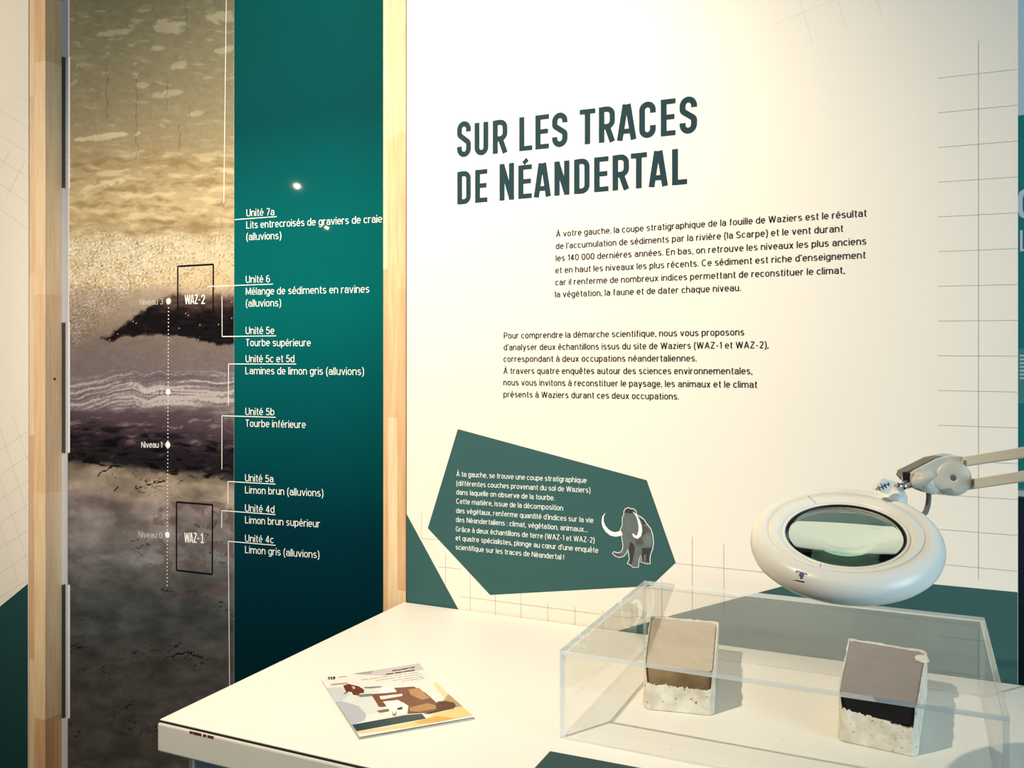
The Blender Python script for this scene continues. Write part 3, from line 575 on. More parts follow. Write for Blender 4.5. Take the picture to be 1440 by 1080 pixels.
cap_word(bm, [('W', 259.5, 267, 1), ('A', 266.8, 272, 1), ('Z', 272.6, 277, 1), ('-', 278, 280.5, 1), ('1', 282.5, 286.5, 1)], lambda x, y: (x, y), ((259.5, 762.6), (286.5, 763.8)), YB, .0008, lambda x: 14, 0.0036)
obj('sample_name', bm, M['whiteink'], sb)
bm = nb(); LL = .0022
for seg in [[(318.5, -8), (315, 286)], [(330, 308.9), (389.4, 304.6)], [(292, 402.9), (384, 399.5)], [(312.5, 417), (312.6, 473.2), (388.5, 472.3)], [(321.5, 568.4), (321.5, 511.8), (416.8, 511.9)],
            [(312.3, 660), (312.3, 584.6), (388, 586.8)], [(320.8, 708), (320.8, 677), (387.7, 680.8)], [(312, 742), (312, 717.9), (387.7, 723.6)], [(323.5, 1010), (321.3, 761.1), (387.7, 766.8)]]:
    bm = nb()
    for a, b in zip(seg, seg[1:]): wline(bm, a, b, LL, YB, .0007)
    obj('leader_line', bm, M['whiteink'], sb)
bm = nb()
for Q in ([(250.2, 374.6), (300.2, 371.8), (299.6, 474), (249.9, 471)], [(248.4, 706), (299, 709.9), (298.7, 807.7), (248.4, 802)]):
    bm = nb()
    for a, b in zip(Q, Q[1:] + Q[:1]): wline(bm, a, b, 0.0054, YB, .0006)
    obj('sample_frame', bm, M['navy'], sb)
bm = nb()
def disc(px, py, r, d=.0008):
    c = W_(px, py, YB); poly(bm, [c + Vector((math.cos(a) * r, -d, math.sin(a) * r)) for a in [k * math.pi / 8 for k in range(16)]], 0, (0, -1, 0))
for y in [423.5, 551, 625.5, 752]: disc(237.3 - (y - 423) * .005, y, .0092); obj('level_marker', bm, M['whiteink'], sb); bm = nb()
y = 433
while y < 824:
    if all(abs(y - q) > 5 for q in (423.5, 551, 625.5, 752)): disc(237.3 - (y - 423) * .005, y, .0019)
    y += 5.2
obj('dotted_line', bm, M['whiteink'], sb, kind='stuff')

# ------------------------------------------------------------------ panel beyond the right edge
fp = thing('far_panel', 'teal and white panel glimpsed past the right edge of the title panel', 'panel', (0.8, 0.71, 0.0))
ZF = W_(1436, 162, .7).z
boxobj('upper_board', mat('pale_blue_board', s2l(236, 244, 244), .6), fp, 0.05, 1.6, 0.70, 0.72, ZF, 3.0)
boxobj('lower_board', mat('far_teal_board', s2l(14, 142, 134), .5, noise_amt=.05), fp, 0.05, 1.6, 0.70, 0.72, W_(1436, 700, .7).z, ZF)
boxobj('dark_base', mat('far_navy_board', s2l(8, 30, 44), .5, noise_amt=.05), fp, 0.05, 1.6, 0.70, 0.72, 0.0, W_(1436, 700, .7).z)
bm = nb()
A = W_(1433, 287, .7)
stroke(bm, oc(A.x + .030, A.z, .028, .036, 0, 360, 28, .6), .011, lambda u, v: Vector((u, .699, v)))
obj('white_letter', bm, M['brightink'], fp); bm = nb()
B = W_(1433.5, 352, .7); stroke(bm, [(B.x, B.z + .05), (B.x, B.z), (B.x + .05, B.z)], .006, lambda u, v: Vector((u + .004, .699, v)))
obj('white_letter', bm, M['brightink'], fp)
for k in range(7):
    bm = nb(); z = W_(1436, 500 + k * 5.3, .7).z; stroke(bm, [(.232, z), (.5, z)], .005, lambda u, v: Vector((u, .6985, v))); obj('white_text_line', bm, M['whiteink'], fp)
za, zb = W_(1436, 490, .7).z, W_(1436, 567, .7).z
bm = nb(); poly(bm, [(0.1, .6992, zb), (1.5, .6992, zb), (1.5, .6992, za), (.1, .6992, za)], 0, (0, -1, 0)); obj('pale_teal_band', bm, mat('pale_teal_band', s2l(90, 160, 150), .5), fp)
bm = nb(); za, zb = W_(1436, 687, .7).z, W_(1436, 695, .7).z; box(bm, .1, .3, .66, .70, zb, za); obj('white_ledge', bm, M['panel'], fp)

# ------------------------------------------------------------------ counter
TX0, TX1, TY0, TY1 = -1.1375, 1.15, -0.770, -0.004
tb = thing('counter', 'white laminate counter standing against the exhibition panels', 'counter', (0, -0.4, 0))
boxobj('worktop', M['table'], tb, TX0, TX1, TY0 + .002, TY1, 0.872, 0.900, bevel=0.0008)
boxobj('edge_seam', M['seam'], tb, TX0 + .002, TX1, TY0 - .0006, TY0 + .004, 0.868, 0.8985)
bm = nb(); box(bm, TX0, TX1, TY0 - .004, TY0 + .016, 0.849, 0.8958); obj('edge_band', bm, M['edge'], tb, bevel=0.003)
boxobj('side_band', M['edge'], tb, TX0, TX0 + .02, TY0 + .0165, TY1, 0.849, 0.8718)
boxobj('cabinet_body', M['cab'], tb, TX0 + .045, TX1 - .04, TY0 + .03, TY1 - .02, 0.0, 0.8719)
boxobj('cabinet_corner_strip', M['edge'], tb, TX0 + .040, TX0 + .047, TY0 + .026, TY0 + .034, 0.0, 0.8485)
bm = nb(); poly(bm, [(-0.5072, -0.6104, .9003), (-0.5066, TY0 + .004, .9003), (.6, TY0 + .004, .9003), (.6, -0.575, .9003), (-0.3681, -0.6064, .9003)][::-1], 0, (0, 0, 1)); obj('teal_shape', bm, M['dteal'], tb)
bm = nb()
rn = random.Random(3)
for k in range(6):   # chips in the edge band
    p = T_(278 + k * 5.5 + rn.uniform(-2, 2), 1023.5 + k * 1.6, .896); box(bm, p.x - .003 - .003 * (k == 1), p.x + .003 + .003 * (k == 1), TY0 - .0046, TY0 - .0035, .8915, .8952)
obj('chipped_edge', bm, M['red'], tb, label='small chips in the cream edge')
bm = nb()
for p, r in [((944, 1056.5), .0011), ((1101, 1043), .001), ((1013, 880), .001)]:
    bm = nb(); c = T_(*p); poly(bm, [c + Vector((math.cos(a) * r, math.sin(a) * r, .0028)) for a in [k * math.pi / 4 for k in range(8)]], 0, (0, 0, 1))
    obj('speck', bm, M['dgrey'], tb)

# ------------------------------------------------------------------ acrylic display case
BX0, BX1, BY0, BY1, BZ = -0.5105, 0.1065, -0.5620, -0.0900, 1.0385
TH = 0.007
dc = thing('display_case', 'low clear acrylic case covering two sediment samples on the counter', 'display case', ((BX0 + BX1) / 2, (BY0 + BY1) / 2, .9))
Z0 = 0.9005
def pane(name, x0, x1, y0, y1, z0, z1, axis):
    bm = nb(); box(bm, x0, x1, y0, y1, z0, z1)
    bm.normal_update()
    for f in bm.faces:
        n = f.normal; f.material_index = 0 if abs(n[axis]) > .5 else 1
    return obj(name, bm, [M['acryl'], M['acryledge']], dc)
pane('front_pane', BX0, BX1, BY0, BY0 + TH, Z0, BZ - TH, 1)
pane('back_pane', BX0, BX1, BY1 - TH, BY1, Z0, BZ - TH, 1)
pane('left_pane', BX0, BX0 + TH, BY0 + TH, BY1 - TH, Z0, BZ - TH, 0)
pane('right_pane', BX1 - TH, BX1, BY0 + TH, BY1 - TH, Z0, BZ - TH, 0)
pane('lid_pane', BX0, BX1, BY0, BY1, BZ - TH, BZ, 2)
zi = 0.9003

# ------------------------------------------------------------------ sediment samples in plaster trays
def plaster():
    m = mat('plaster', s2l(240, 236, 222), .85, .2, rgb2=s2l(204, 194, 172), nscale=40, bump=.8, bscale=110); nt = m.node_tree; b = nt.nodes['Principled BSDF']
    src = b.inputs['Base Color'].links[0].from_socket; tc = nt.nodes.new('ShaderNodeTexCoord'); n = nt.nodes.new('ShaderNodeTexNoise'); n.inputs['Scale'].default_value = 150; n.inputs['Detail'].default_value = 3
    r = nt.nodes.new('ShaderNodeValToRGB'); r.color_ramp.elements[0].position = .64; r.color_ramp.elements[1].position = .72; mx = nt.nodes.new('ShaderNodeMix'); mx.data_type = 'RGBA'
    nt.links.new(tc.outputs['Object'], n.inputs['Vector']); nt.links.new(n.outputs[0], r.inputs[0]); nt.links.new(r.outputs[0], mx.inputs['Factor']); nt.links.new(src, mx.inputs['A']); mx.inputs['B'].default_value = (*s2l(120, 98, 70), 1)
    nt.links.new(mx.outputs['Result'], b.inputs['Base Color']); return m
def soil(name, a, b): return mat(name, a, .9, .2, rgb2=b, nscale=22, bump=.5, bscale=90)
def block(name, label, corners, h0, h1, mtop, mfront, mpl, group):
    """corners FL FR BR BL at base; plaster shell round a soil core: plaster low in front, thin rims at the sides"""
    FL, FR, BR, BL = [Vector((p[0], p[1], zi)) for p in corners]
    c = (FL + FR + BR + BL) / 4
    t = thing(name, label, 'rock sample', (c.x, c.y, zi), group)
    def at(u, v, z): return FL.lerp(FR, u).lerp(BL.lerp(BR, u), v) + Vector((0, 0, z - zi))
    NU, NV, NW = 60, 50, 24
    def lumpy(fn, nu, nv, amp, seed, mats):
        vs = [[None] * (nv + 1) for _ in range(nu + 1)]
        return vs
    # plaster shell: closed rounded box, displaced
    bm = nb()
    def shell(u0, u1, v0, v1, z0, ztop, amp, seed, ridge=0):
        grid = {}
        def V_(i, j, k):
            key = (i, j, k)
            if key not in grid:
                a, b_, cc = i / NU, j / NV, k / NW
                u = u0 + (u1 - u0) * a; v = v0 + (v1 - v0) * b_; zt = ztop(u, v); z = z0 + (zt - z0) * cc
                p = at(u, v, z)
                # round the vertical corners
                su, sv = (a - .5) * 2, (b_ - .5) * 2
                r = max(0, abs(su) - .88) / .12 * max(0, abs(sv) - .92) / .08
                p -= Vector(((p.x - c.x), (p.y - c.y), 0)).normalized() * .006 * r
                n = fbm(p.x * 38 + seed, p.y * 38, p.z * 38, 4) * amp
                if k == 0: n = 0
                dv = Vector((su if i in (0, NU) else 0, sv if j in (0, NV) else 0, 1 if k == NW else 0))
                p += dv * n
                grid[key] = bm.verts.new(p)
            return grid[key]
        for i in range(NU):
            for j in range(NV):
                bm.faces.new((V_(i, j, NW), V_(i + 1, j, NW), V_(i + 1, j + 1, NW), V_(i, j + 1, NW)))
                bm.faces.new((V_(i, j, 0), V_(i, j + 1, 0), V_(i + 1, j + 1, 0), V_(i + 1, j, 0)))
        for k in range(NW):
            for i in range(NU):
                bm.faces.new((V_(i, 0, k), V_(i + 1, 0, k), V_(i + 1, 0, k + 1), V_(i, 0, k + 1)))
                bm.faces.new((V_(i + 1, NV, k), V_(i, NV, k), V_(i, NV, k + 1), V_(i + 1, NV, k + 1)))
            for j in range(NV):
                bm.faces.new((V_(0, j + 1, k), V_(0, j, k), V_(0, j, k + 1), V_(0, j + 1, k + 1)))
                bm.faces.new((V_(NU, j, k), V_(NU, j + 1, k), V_(NU, j + 1, k + 1), V_(NU, j, k + 1)))
    rim = lambda u, v: .9 + h0(u) + (h1 - h0(u)) * max(sstep(.05, .012, u), sstep(.95, .988, u), sstep(.955, .985, v)) + .002 * NF(Vector((u * 9, v * 9, 2)))
    shell(0, 1, 0, 1, zi + .0003, rim, .0016, 3.1)
    obj('plaster_shell', bm, mpl, t, smooth=True)
    bm = nb(); 
    top = lambda u, v: .9 + h1 - .0015 + .0012 * NF(Vector((u * 5, v * 5, 9)))
    shell(.028, .965, .012, .972, .9 + h0(0) - .006, top, .0009, 8.7)
    for f in bm.faces:
        f.normal_update()
    for f in bm.faces: f.material_index = 1 if (f.normal.z < .5) else 0
    obj('soil_core', bm, [mtop, mfront], t, smooth=False)
    return t
pl1 = plaster()
block('sediment_block', 'tan sediment block in a white plaster shell, the left one in the case', [(-0.423, -0.3966), (-0.3077, -0.3765), (-0.3586, -0.0950), (-0.4918, -0.1100)],
      lambda u: .043 - .002 * u + .004 * NF(Vector((u * 9, 1, 0))) + .004 * NF(Vector((u * 30, 5, 0))), .0745, soil('tan_loam', s2l(186, 170, 146), s2l(172, 156, 130)), soil('brown_loam', s2l(150, 126, 92), s2l(96, 74, 48)), pl1, None)
block('sediment_block', 'dark grey-brown peat block with a black front, the right one in the case', [(-0.1136, -0.3900), (-0.0005, -0.4040), (0.0150, -0.1150), (-0.1171, -0.0950)],
      lambda u: .052 - .013 * u + .003 * NF(Vector((u * 8, 3, 0))) + .003 * NF(Vector((u * 30, 8, 0))), .0745, soil('grey_brown_peat', s2l(120, 108, 102), s2l(108, 96, 92)), soil('black_peat', s2l(26, 22, 22), s2l(10, 9, 10)), plaster(), None)

ch_ = nb(); bmesh.ops.create_icosphere(ch_, subdivisions=3, radius=.011)
for v in ch_.verts:
    d_ = 1 + .5 * fbm(v.co.x * 120, v.co.y * 120, v.co.z * 120, 3); v.co = Vector((v.co.x * d_, v.co.y * d_ * 1.6, v.co.z * .28)) + Vector((.0075, -.165, .9748))
obj('plaster_flake', ch_, pl1, [o for o in bpy.data.objects if o.name == 'sediment_block.001'][0], smooth=True)

# ------------------------------------------------------------------ brochure
zb_ = zm(455, 925, 6.698)
ZC = .9036
bc = thing('brochure', 'glossy folded brochure with brown rock and mammoth artwork lying on the counter', 'brochure', (-.84, -.53, .9))
qd = [T_(452, 956, ZC), T_(590, 932.5, ZC), T_(667, 1008, ZC), T_(505.8, 1036.2, ZC)]
paper = mat('glossy_white_paper', s2l(236, 234, 228), .3, .5)
def sheet(nm, z0, z1, dx, m):
    bm = nb(); q = [Vector((p.x + dx[i][0], p.y + dx[i][1], z)) for i, (p, z) in enumerate(zip(qd, z0))]
    N = 10; top = [[bm.verts.new(q[0].lerp(q[1], i / N).lerp(q[3].lerp(q[2], i / N), j / N) + Vector((0, 0, -z1 * math.sin(math.pi * i / N) * (j / N)))) for j in range(N + 1)] for i in range(N + 1)]
    bot = [[bm.verts.new(v.co - Vector((0, 0, .0004))) for v in r] for r in top]
    for i in range(N):
        for j in range(N):
            bm.faces.new((top[i][j], top[i + 1][j], top[i + 1][j + 1], top[i][j + 1])[::-1]); bm.faces.new((bot[i][j], bot[i + 1][j], bot[i + 1][j + 1], bot[i][j + 1]))
    for k in range(N):
        bm.faces.new((top[0][k], top[0][k + 1], bot[0][k + 1], bot[0][k])); bm.faces.new((top[N][k + 1], top[N][k], bot[N][k], bot[N][k + 1]))
        bm.faces.new((top[k + 1][0], top[k][0], bot[k][0], bot[k + 1][0])); bm.faces.new((top[k][N], top[k + 1][N], bot[k + 1][N], bot[k][N]))
    return obj(nm, bm, m, bc)
Z4 = [ZC] * 4
sheet('cover', Z4, 0, [(0, 0)] * 4, paper)
sheet('page', [.9022, .9022, .9024, .9018], .0003, [(0, 0), (0, 0), (.001, -.0015), (.001, -.003)], mat('grey_page', s2l(170, 168, 160), .4))
sheet('page', [.9012, .9012, .9016, .9008], .0002, [(0, 0), (0, 0), (.002, -.002), (.001, -.004)], mat('pale_page', s2l(224, 222, 212), .4))
def bp(pts, col, lvl=1, nm='artwork', rgb2=None, ns=30):
    bm_ = nb(); poly(bm_, [T_(*zb_(*p), ZC) + Vector((0, 0, .00012 * lvl)) for p in pts], 0, (0, 0, 1)); return bm_
ART = [([(30, 285), (175, 275), (250, 345), (175, 410), (110, 420)], (206, 210, 212), 1), ([(250, 345), (400, 300), (640, 330), (620, 480), (520, 520), (400, 530), (180, 415)], (222, 228, 222), 1),
       ([(175, 410), (330, 455), (405, 540), (385, 590), (268, 632), (110, 415)], (188, 190, 200), 2), ([(265, 152), (470, 120), (905, 52), (945, 110), (560, 170)], (208, 198, 204), 1), ([(270, 152), (472, 122), (450, 150), (370, 158)], (166, 168, 178), 2),
       ([(268, 632), (780, 540), (925, 528), (965, 574), (310, 694)], (36, 68, 70), 3), ([(310, 696), (600, 655), (965, 580), (1060, 520), (1310, 462), (1400, 540), (900, 640), (330, 715)], (240, 212, 140), 2),
       ([(850, 610), (1060, 550), (1240, 570), (1100, 600), (900, 625)], (232, 180, 84), 3), ([(1035, 245), (1065, 235), (1170, 340), (1140, 380)], (240, 220, 160), 2), ([(1175, 342), (1312, 460), (1130, 480), (1110, 430)], (196, 160, 104), 3),
       ([(660, 285), (850, 272), (960, 330), (1060, 420), (1080, 495), (960, 520), (790, 530), (800, 460), (740, 410)], (126, 78, 52), 3), ([(800, 300), (900, 285), (1000, 380), (930, 400), (820, 350)], (192, 142, 92), 4), ([(815, 470), (980, 430), (1060, 450), (1060, 480), (900, 510), (810, 505)], (186, 140, 86), 4),
       ([(448, 345), (790, 320), (840, 400), (660, 440), (560, 465), (520, 462)], (124, 74, 52), 5), ([(525, 365), (740, 342), (745, 362), (560, 395), (540, 395)], (240, 232, 226), 6), ([(560, 415), (700, 400), (800, 455), (780, 535), (640, 555), (610, 480)], (246, 244, 240), 6),
       ([(500, 340), (560, 280), (660, 285), (690, 320), (600, 335)], (250, 248, 244), 6), ([(690, 480), (745, 462), (740, 490), (700, 495)], (40, 40, 40), 7), ([(640, 500), (665, 540), (690, 500), (680, 548), (655, 552)], (120, 100, 90), 7),
       ([(185, 262), (235, 248), (330, 270), (380, 300), (382, 332), (345, 335), (325, 352), (280, 352), (265, 325), (235, 320), (210, 340), (182, 344), (215, 325), (195, 290)], (110, 52, 30), 4), ([(258, 270), (290, 275), (300, 290), (265, 302), (285, 288)], (240, 228, 214), 5), ([(68, 248), (225, 234), (235, 245), (72, 262)], (190, 160, 134), 3),
       ([(380, 278), (545, 268), (545, 278), (450, 290), (385, 288)], (130, 134, 128), 3), ([(500, 500), (620, 480), (620, 505), (530, 520)], (110, 110, 100), 3), ([(300, 350), (450, 338), (460, 362), (350, 372)], (130, 134, 130), 2),
       ([(1055, 435), (1080, 414), (1150, 408), (1230, 425), (1248, 455), (1225, 480), (1150, 494), (1085, 494), (1060, 470)], (98, 48, 36), 5), ([(945, 528), (1080, 490), (1160, 492), (1000, 530)], (50, 30, 30), 4)]
bm = nb(); mats = []; mi_ = {}
for pts, col, lvl in ART:
    if col not in mi_:
        mi_[col] = len(mats); mats.append(mat('brochure_print', s2l(*col), .35, .5, noise_amt=.15 if sum(col) < 500 else .03, nscale=70))
    poly(bm, [T_(*zb_(*p), ZC) + Vector((0, 0, .0001 * lvl)) for p in pts], mi_[col], (0, 0, 1))
obj('cover_artwork', bm, mats, bc)
bm = nb()
def tb_line(s, a, b, cap, bold=0):
    A, B = T_(*zb_(*a), ZC), T_(*zb_(*b), ZC); ex = (B - A).normalized(); text_line(bm, s, A, B, cap, 0, .0009, bold=bold, xf=Vector((-ex.y, ex.x, 0)))
tb_line('Néandertal', (652, 130), (862, 95), .0052, .0004)
def word_bars(a, b, words, h):   # lines of type too small to read in the photograph: one thin bar per word
    A, B = T_(*zb_(*a), ZC), T_(*zb_(*b), ZC); ex = (B - A).normalized(); ey = Vector((-ex.y, ex.x, 0)); L = (B - A).length; tot = sum(words) + .6 * (len(words) - 1); x = 0
    for w in words:
        p, q = A + ex * (L * x / tot), A + ex * (L * (x + w) / tot); up = Vector((0, 0, .0009))
        poly(bm, [p + up, q + up, q + ey * h + up, p + ey * h + up], 0, (0, 0, 1)); x += w + .6
word_bars((590, 162), (860, 122), (4, 4, 6), .0032); word_bars((360, 212), (895, 140), (3, 5, 3, 2, 4, 2, 5), .0010); word_bars((490, 218), (915, 156), (7, 2, 6), .0010)
word_bars((652, 218), (935, 178), (2, 2, 6, 3), .0010); word_bars((738, 226), (955, 192), (2, 1, 5, 3), .0010); word_bars((140, 186), (222, 178), (5,), .0014)
for x0, x1 in [(40, 62), (66, 84), (88, 110)]:
    A = [T_(*zb_(*p), ZC) for p in [(x0, 186 - (x0 - 40) * .07), (x1, 184 - (x1 - 40) * .07), (x1 - 4, 206), (x1 - 12, 206), (x1 - 10, 194), (x0 + 6, 196), (x0 + 10, 208), (x0 + 3, 208)]]
    poly(bm, [p + Vector((0, 0, .0009)) for p in A], 0, (0, 0, 1))
obj('cover_lettering', bm, M['ink'], bc)

# ------------------------------------------------------------------ magnifier lamp
ml = thing('magnifier_lamp', 'ivory ring magnifier lamp on a jointed arm above the display case', 'lamp', (0.95, -0.3, .9))
RC = P_(1188, 753, 1.10)
hr = ray(1192, 765); hr.z = 0; hr.normalize(); e1 = Vector((hr.y, -hr.x, 0)); PHI = math.radians(21.5)
e2 = hr * math.cos(PHI) + UP * math.sin(PHI); nrm = e1.cross(e2).normalized()
if nrm.z < 0: nrm = -nrm
MR = frame(RC, nrm, e1)
k = 1.0
RPROF = [(.0745, -.008), (.0745, .0020), (.0760, .0038), (.0900, .0092), (.0904, .0080), (.0912, .0080), (.0920, .0098), (.0980, .0094), (.1040, .0072), (.1090, .0030), (.1122, -.0030), (.1136, -.0090), (.1134, -.0150), (.1115, -.0210), (.1080, -.0250), (.1000, -.0270), (.0800, -.0270), (.0745, -.0240)]
prof = RPROF
bm = nb(); lathe(bm, MR, prof, 128, closed=True); RBVH = BVHTree.FromBMesh(bm); obj('ring_head', bm, M['lamp'], ml, smooth=True)
bm = nb(); lathe(bm, MR, [(.0702, .0000), (.0708, .0028), (.0744, .0034), (.0744, -.0060), (.0702, -.0060)], 128, closed=True); obj('lens_rim', bm, M['lamp'], ml, smooth=True)
bm = nb(); lathe(bm, MR, [(.0692, .0018), (.0701, .0026), (.0701, -.0050), (.0692, -.0050)], 128, closed=True); obj('lens_gasket', bm, M['black'], ml, smooth=True)
LR, LRAD = 0.0690, 0.42
sag = lambda r: math.sqrt(LRAD ** 2 - r * r) - math.sqrt(LRAD ** 2 - LR ** 2)
rs = [LR * q / 20 for q in range(20, -1, -1)]
bm = nb()
prof = [(r, .007 + .0012 + sag(r)*0.45) for r in rs] 
n = 96; rings = []
for r, z in [(r, -.0005 + sag(r)) for r in rs[:-1]] : rings.append([bm.verts.new(MR @ Vector((r * math.cos(a), r * math.sin(a), z))) for a in [q * 2 * math.pi / n for q in range(n)]])
low = []
for r, z in [(r, -.0030 - sag(r)) for r in rs[:-1]]: low.append([bm.verts.new(MR @ Vector((r * math.cos(a), r * math.sin(a), z))) for a in [q * 2 * math.pi / n for q in range(n)]])
ct = bm.verts.new(MR @ Vector((0, 0, -.0005 + sag(0)))); cb = bm.verts.new(MR @ Vector((0, 0, -.0030 - sag(0))))
for a, b in list(zip(rings, rings[1:])) + list(zip(low, low[1:])) + [(rings[0], low[0])]:
    for q in range(n): bm.faces.new((a[q], a[(q + 1) % n], b[(q + 1) % n], b[q]))
for q in range(n): bm.faces.new((rings[-1][q], rings[-1][(q + 1) % n], ct)); bm.faces.new((low[-1][q], low[-1][(q + 1) % n], cb))
bmesh.ops.recalc_face_normals(bm, faces=bm.faces)
obj('lens', bm, M['lens'], ml, smooth=True)
# printed arc line and joint marks on the bezel are real seams
bm = nb()
for a0 in (250, 118):
    a = math.radians(a0); p = MR @ Vector((.0765 * math.cos(a), .0765 * math.sin(a), .0040)); q = MR @ Vector((.0895 * math.cos(a + .05), .0895 * math.sin(a + .05), .0090)); tube(bm, [p, q], .0004, 6)
obj('bezel_seam', bm, M['dgrey'], ml)
# maker's sticker
def ring_pt(ang, r, z): return MR @ Vector((r * math.cos(ang), r * math.sin(ang), z))
def on_ring(px, py, lift=0.0):
    """sight line meets the ring's upper plane"""
    hit = RBVH.ray_cast(CAM, ray(px, py).normalized()); return hit[0] + nrm * (lift * .35)
zst = zm(1040, 680, 6)
bm = nb(); bmk = [M['lamp'], M['red'], M['blue'], M['ink']]
poly(bm, [on_ring(*zst(*p), .0018) for p in [(482, 738), (572, 768), (548, 858), (452, 828)]], 0, nrm)
poly(bm, [on_ring(*zst(*p), .0028) for p in [(478, 738), (492, 740), (462, 826), (450, 826)]], 1, nrm)
poly(bm, [on_ring(*zst(*p), .0028) for p in [(480, 736), (572, 764), (570, 775), (480, 746)]], 1, nrm)
poly(bm, [on_ring(*zst(*p), .0028) for p in [(505, 760), (530, 755), (545, 775), (535, 795), (522, 812), (512, 808), (510, 795), (500, 780)]], 2, nrm)
A, B = on_ring(*zst(470, 826), .0022), on_ring(*zst(545, 842), .0022)
poly(bm, [A, B, B + (on_ring(*zst(548, 832), .0022) - B), A + (on_ring(*zst(473, 816), .0022) - A)], 3, nrm)
obj('sticker', bm, bmk, ml, label='small sticker with a blue light bulb mark')
# neck between ring and arm joint
DJ = 1.175
J = P_(1333, 670.5, DJ)
zj = zm(1220, 610, 6.545)
N1, N2 = P_(*zj(250, 560), 1.165), P_(*zj(170, 470), 1.165)
bm = nb(); lathe(bm, frame(P_(*zj(225, 580), 1.165), nrm), [(0, .010), (.010, .010), (.016, .006), (.019, 0), (.019, -.018), (0, -.018)], 32); obj('neck_boss', bm, M['lamp'], ml, smooth=True)
def plank(name, pts, d0, d1, m, **kw):
    """prism whose outline is seen along the sight lines between two distances (real thickness)"""
    bm = nb(); c = P_(sum(p[0] for p in pts) / len(pts), sum(p[1] for p in pts) / len(pts), d0); back = FW * (d1 - d0)
    fr = [P_(*p, d0) for p in pts]; va = [bm.verts.new(p) for p in fr]; vb = [bm.verts.new(p + back) for p in fr]; n = len(pts)
    bm.faces.new(va); bm.faces.new(vb[::-1])
    for i in range(n): bm.faces.new((va[i], vb[i], vb[(i + 1) % n], va[(i + 1) % n]))
    bmesh.ops.recalc_face_normals(bm, faces=bm.faces); return obj(name, bm, m, ml, **kw)
plank('tag_plate', [zj(*p) for p in [(65, 515), (135, 405), (255, 435), (250, 460), (200, 552), (150, 545)]], 1.135, 1.145, M['lamp'], bevel=.001)
bm = nb()
for a, b in [((80, 515), (100, 500)), ((95, 480), (120, 520)), ((125, 460), (150, 515)), ((115, 495), (160, 480)), ((155, 455), (175, 500)), ((150, 475), (200, 460)), ((190, 445), (200, 480))]:
    tube(bm, [P_(*zj(*a), 1.1345), P_(*zj(*b), 1.1345)], .00045, 6)
obj('tag_scribble', bm, M['ink'], ml)
bm = nb(); box(bm, *[v for pr in zip((P_(*zj(352, 385), 1.172) - Vector((.004, .003, .006))), (P_(*zj(352, 385), 1.172) + Vector((.004, .003, .005)))) for v in pr]); obj('swivel_block', bm, M['black'], ml, bevel=.001)
bm = nb(); tube(bm, [P_(*zj(265, 470), 1.15), P_(*zj(330, 500), 1.155)], .004, 10); tube(bm, [P_(*zj(290, 490), 1.155), P_(*zj(400, 465), 1.17)], .0048, 12); tube(bm, [P_(*zj(350, 470), 1.172), P_(*zj(345, 385), 1.178)], .0042, 12)
obj('swivel', bm, M['chrome'], ml, smooth=True, label='chrome swivel joint')
# joint cheeks
plank('joint_cheek', [zj(*p) for p in [(305, 420), (308, 370), (340, 335), (590, 205), (700, 180), (760, 185), (820, 205), (720, 230), (600, 245), (400, 350), (350, 420), (330, 432)]], 1.197, 1.203, M['arm'], bevel=.0008)
plank('joint_cheek', [zj(*p) for p in [(400, 470), (392, 400), (410, 360), (450, 332), (640, 235), (760, 205), (880, 210), (860, 300), (860, 480), (800, 545), (730, 560), (600, 555), (440, 495)]], 1.168, 1.174, M['arm'], bevel=.0008)
plank('joint_block', [zj(*p) for p in [(330, 400), (345, 355), (600, 230), (700, 215), (760, 280), (640, 420), (520, 540), (410, 480)]], 1.174, 1.197, M['dgrey'])
bm = nb()
dn = (CAM - J).normalized(); dn = (dn + RT * .18).normalized()
lathe(bm, frame(J - FW * .014, dn), [(0, .000), (.0035, 0), (.0038, .0016), (.0065, .0020), (.0180, .0012), (.0222, -.001), (.0230, -.004), (.0225, -.012), (0, -.012)], 48); ob = obj('knob', bm, M['lamp2'], ml, smooth=True)
bm = nb(); lathe(bm, frame(J - FW * .014 + dn * .0003, dn), [(0, .0008), (.0036, .0008), (.0036, 0), (0, 0)], 24); obj('knob_bolt', bm, M['dgrey'], ml)
bm = nb()
tube(bm, [P_(*zj(435, 440), 1.160), P_(*zj(470, 440), 1.155), P_(*zj(520, 420), 1.150), P_(*zj(580, 385), 1.148), P_(*zj(630, 370), 1.148)], [.0075, .0085, .0075, .006, .0038], 14)
tube(bm, [P_(*zj(450, 385), 1.160), P_(*zj(480, 390), 1.155), P_(*zj(540, 385), 1.150), P_(*zj(600, 395), 1.150)], [.005, .006, .0055, .004], 14)
tube(bm, [P_(*zj(500, 430), 1.155), P_(*zj(540, 490), 1.155), P_(*zj(600, 520), 1.16), P_(*zj(640, 530), 1.165)], [.006, .0075, .006, .003], 14)
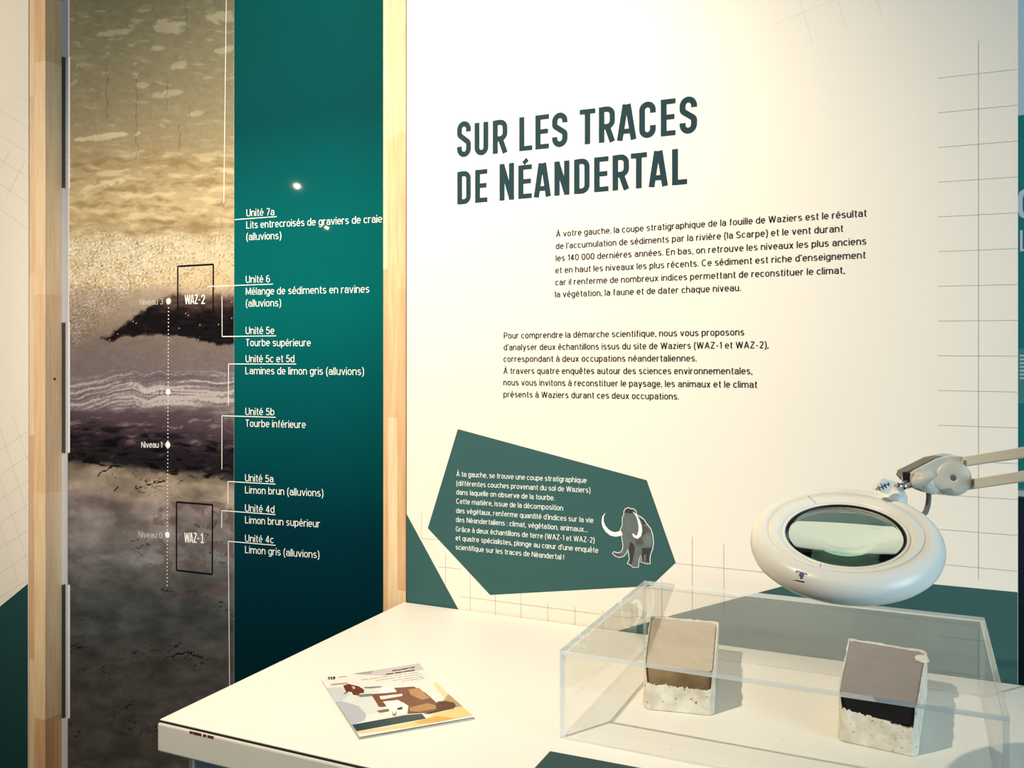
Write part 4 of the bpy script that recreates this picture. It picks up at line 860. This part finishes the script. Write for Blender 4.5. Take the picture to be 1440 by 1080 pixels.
obj('wing_nut', bm, M['lamp2'], ml, smooth=True)
bm = nb(); tube(bm, [P_(*zj(562, 540), 1.18), P_(*zj(563, 600), 1.18), P_(*zj(555, 660), 1.175), P_(*zj(535, 720), 1.16), P_(*zj(500, 760), 1.14)], .0034, 12); obj('cable', bm, M['dgrey'], ml, smooth=True)
# two parallel bars leading right, towards the viewer, to an elbow outside the frame
def bar(name, a, b, w, h):
    a, b = Vector(a), Vector(b); t = (b - a).normalized(); s = t.cross(UP).normalized(); u = s.cross(t)
    bm = nb(); vs = [bm.verts.new(p + s * sx * w / 2 + u * su * h / 2) for p in (a, b) for sx, su in ((-1, -1), (1, -1), (1, 1), (-1, 1))]
    for f in ((0, 1, 2, 3), (7, 6, 5, 4), (0, 4, 5, 1), (1, 5, 6, 2), (2, 6, 7, 3), (3, 7, 4, 0)): bm.faces.new([vs[q] for q in f])
    bmesh.ops.recalc_face_normals(bm, faces=bm.faces); return obj(name, bm, M['arm'], ml, bevel=.0012)
def along(p, q, k): return p + (q - p) * k
u0, u1 = P_(1350, 650.2, 1.19), P_(1440, 636.3, 1.08)
l0, l1 = P_(1350, 683.5, 1.19), P_(1440, 669.8, 1.08)
ue, le = along(u0, u1, 3.6), along(l0, l1, 3.6)
bar('arm_bar', along(u0, u1, -.1), ue, .009, .0128); bar('arm_bar', along(l0, l1, -.12), le, .009, .0128)
em = (ue + le) / 2
bar('elbow', em + Vector((0, 0, .03)), em - Vector((0, 0, .04)), .03, .03)
bar('lower_arm', em - Vector((0, 0, .03)), Vector((em.x + .02, em.y + .12, .93)), .012, .016)
bm = nb(); lathe(bm, frame(Vector((em.x + .02, em.y + .12, .9004)), (0, 0, 1)), [(0, .04), (.012, .04), (.014, .03), (.02, .012), (.045, .010), (.048, 0), (0, 0)], 32); obj('base', bm, M['lamp2'], ml, smooth=True)
ml_off = Vector((em.x + .02, em.y + .12, .9)) - Vector(ml.location)
ml.location = Vector(ml.location) + ml_off
for ch in ml.children: ch.location = Vector(ch.location) - ml_off
print('EM', em)
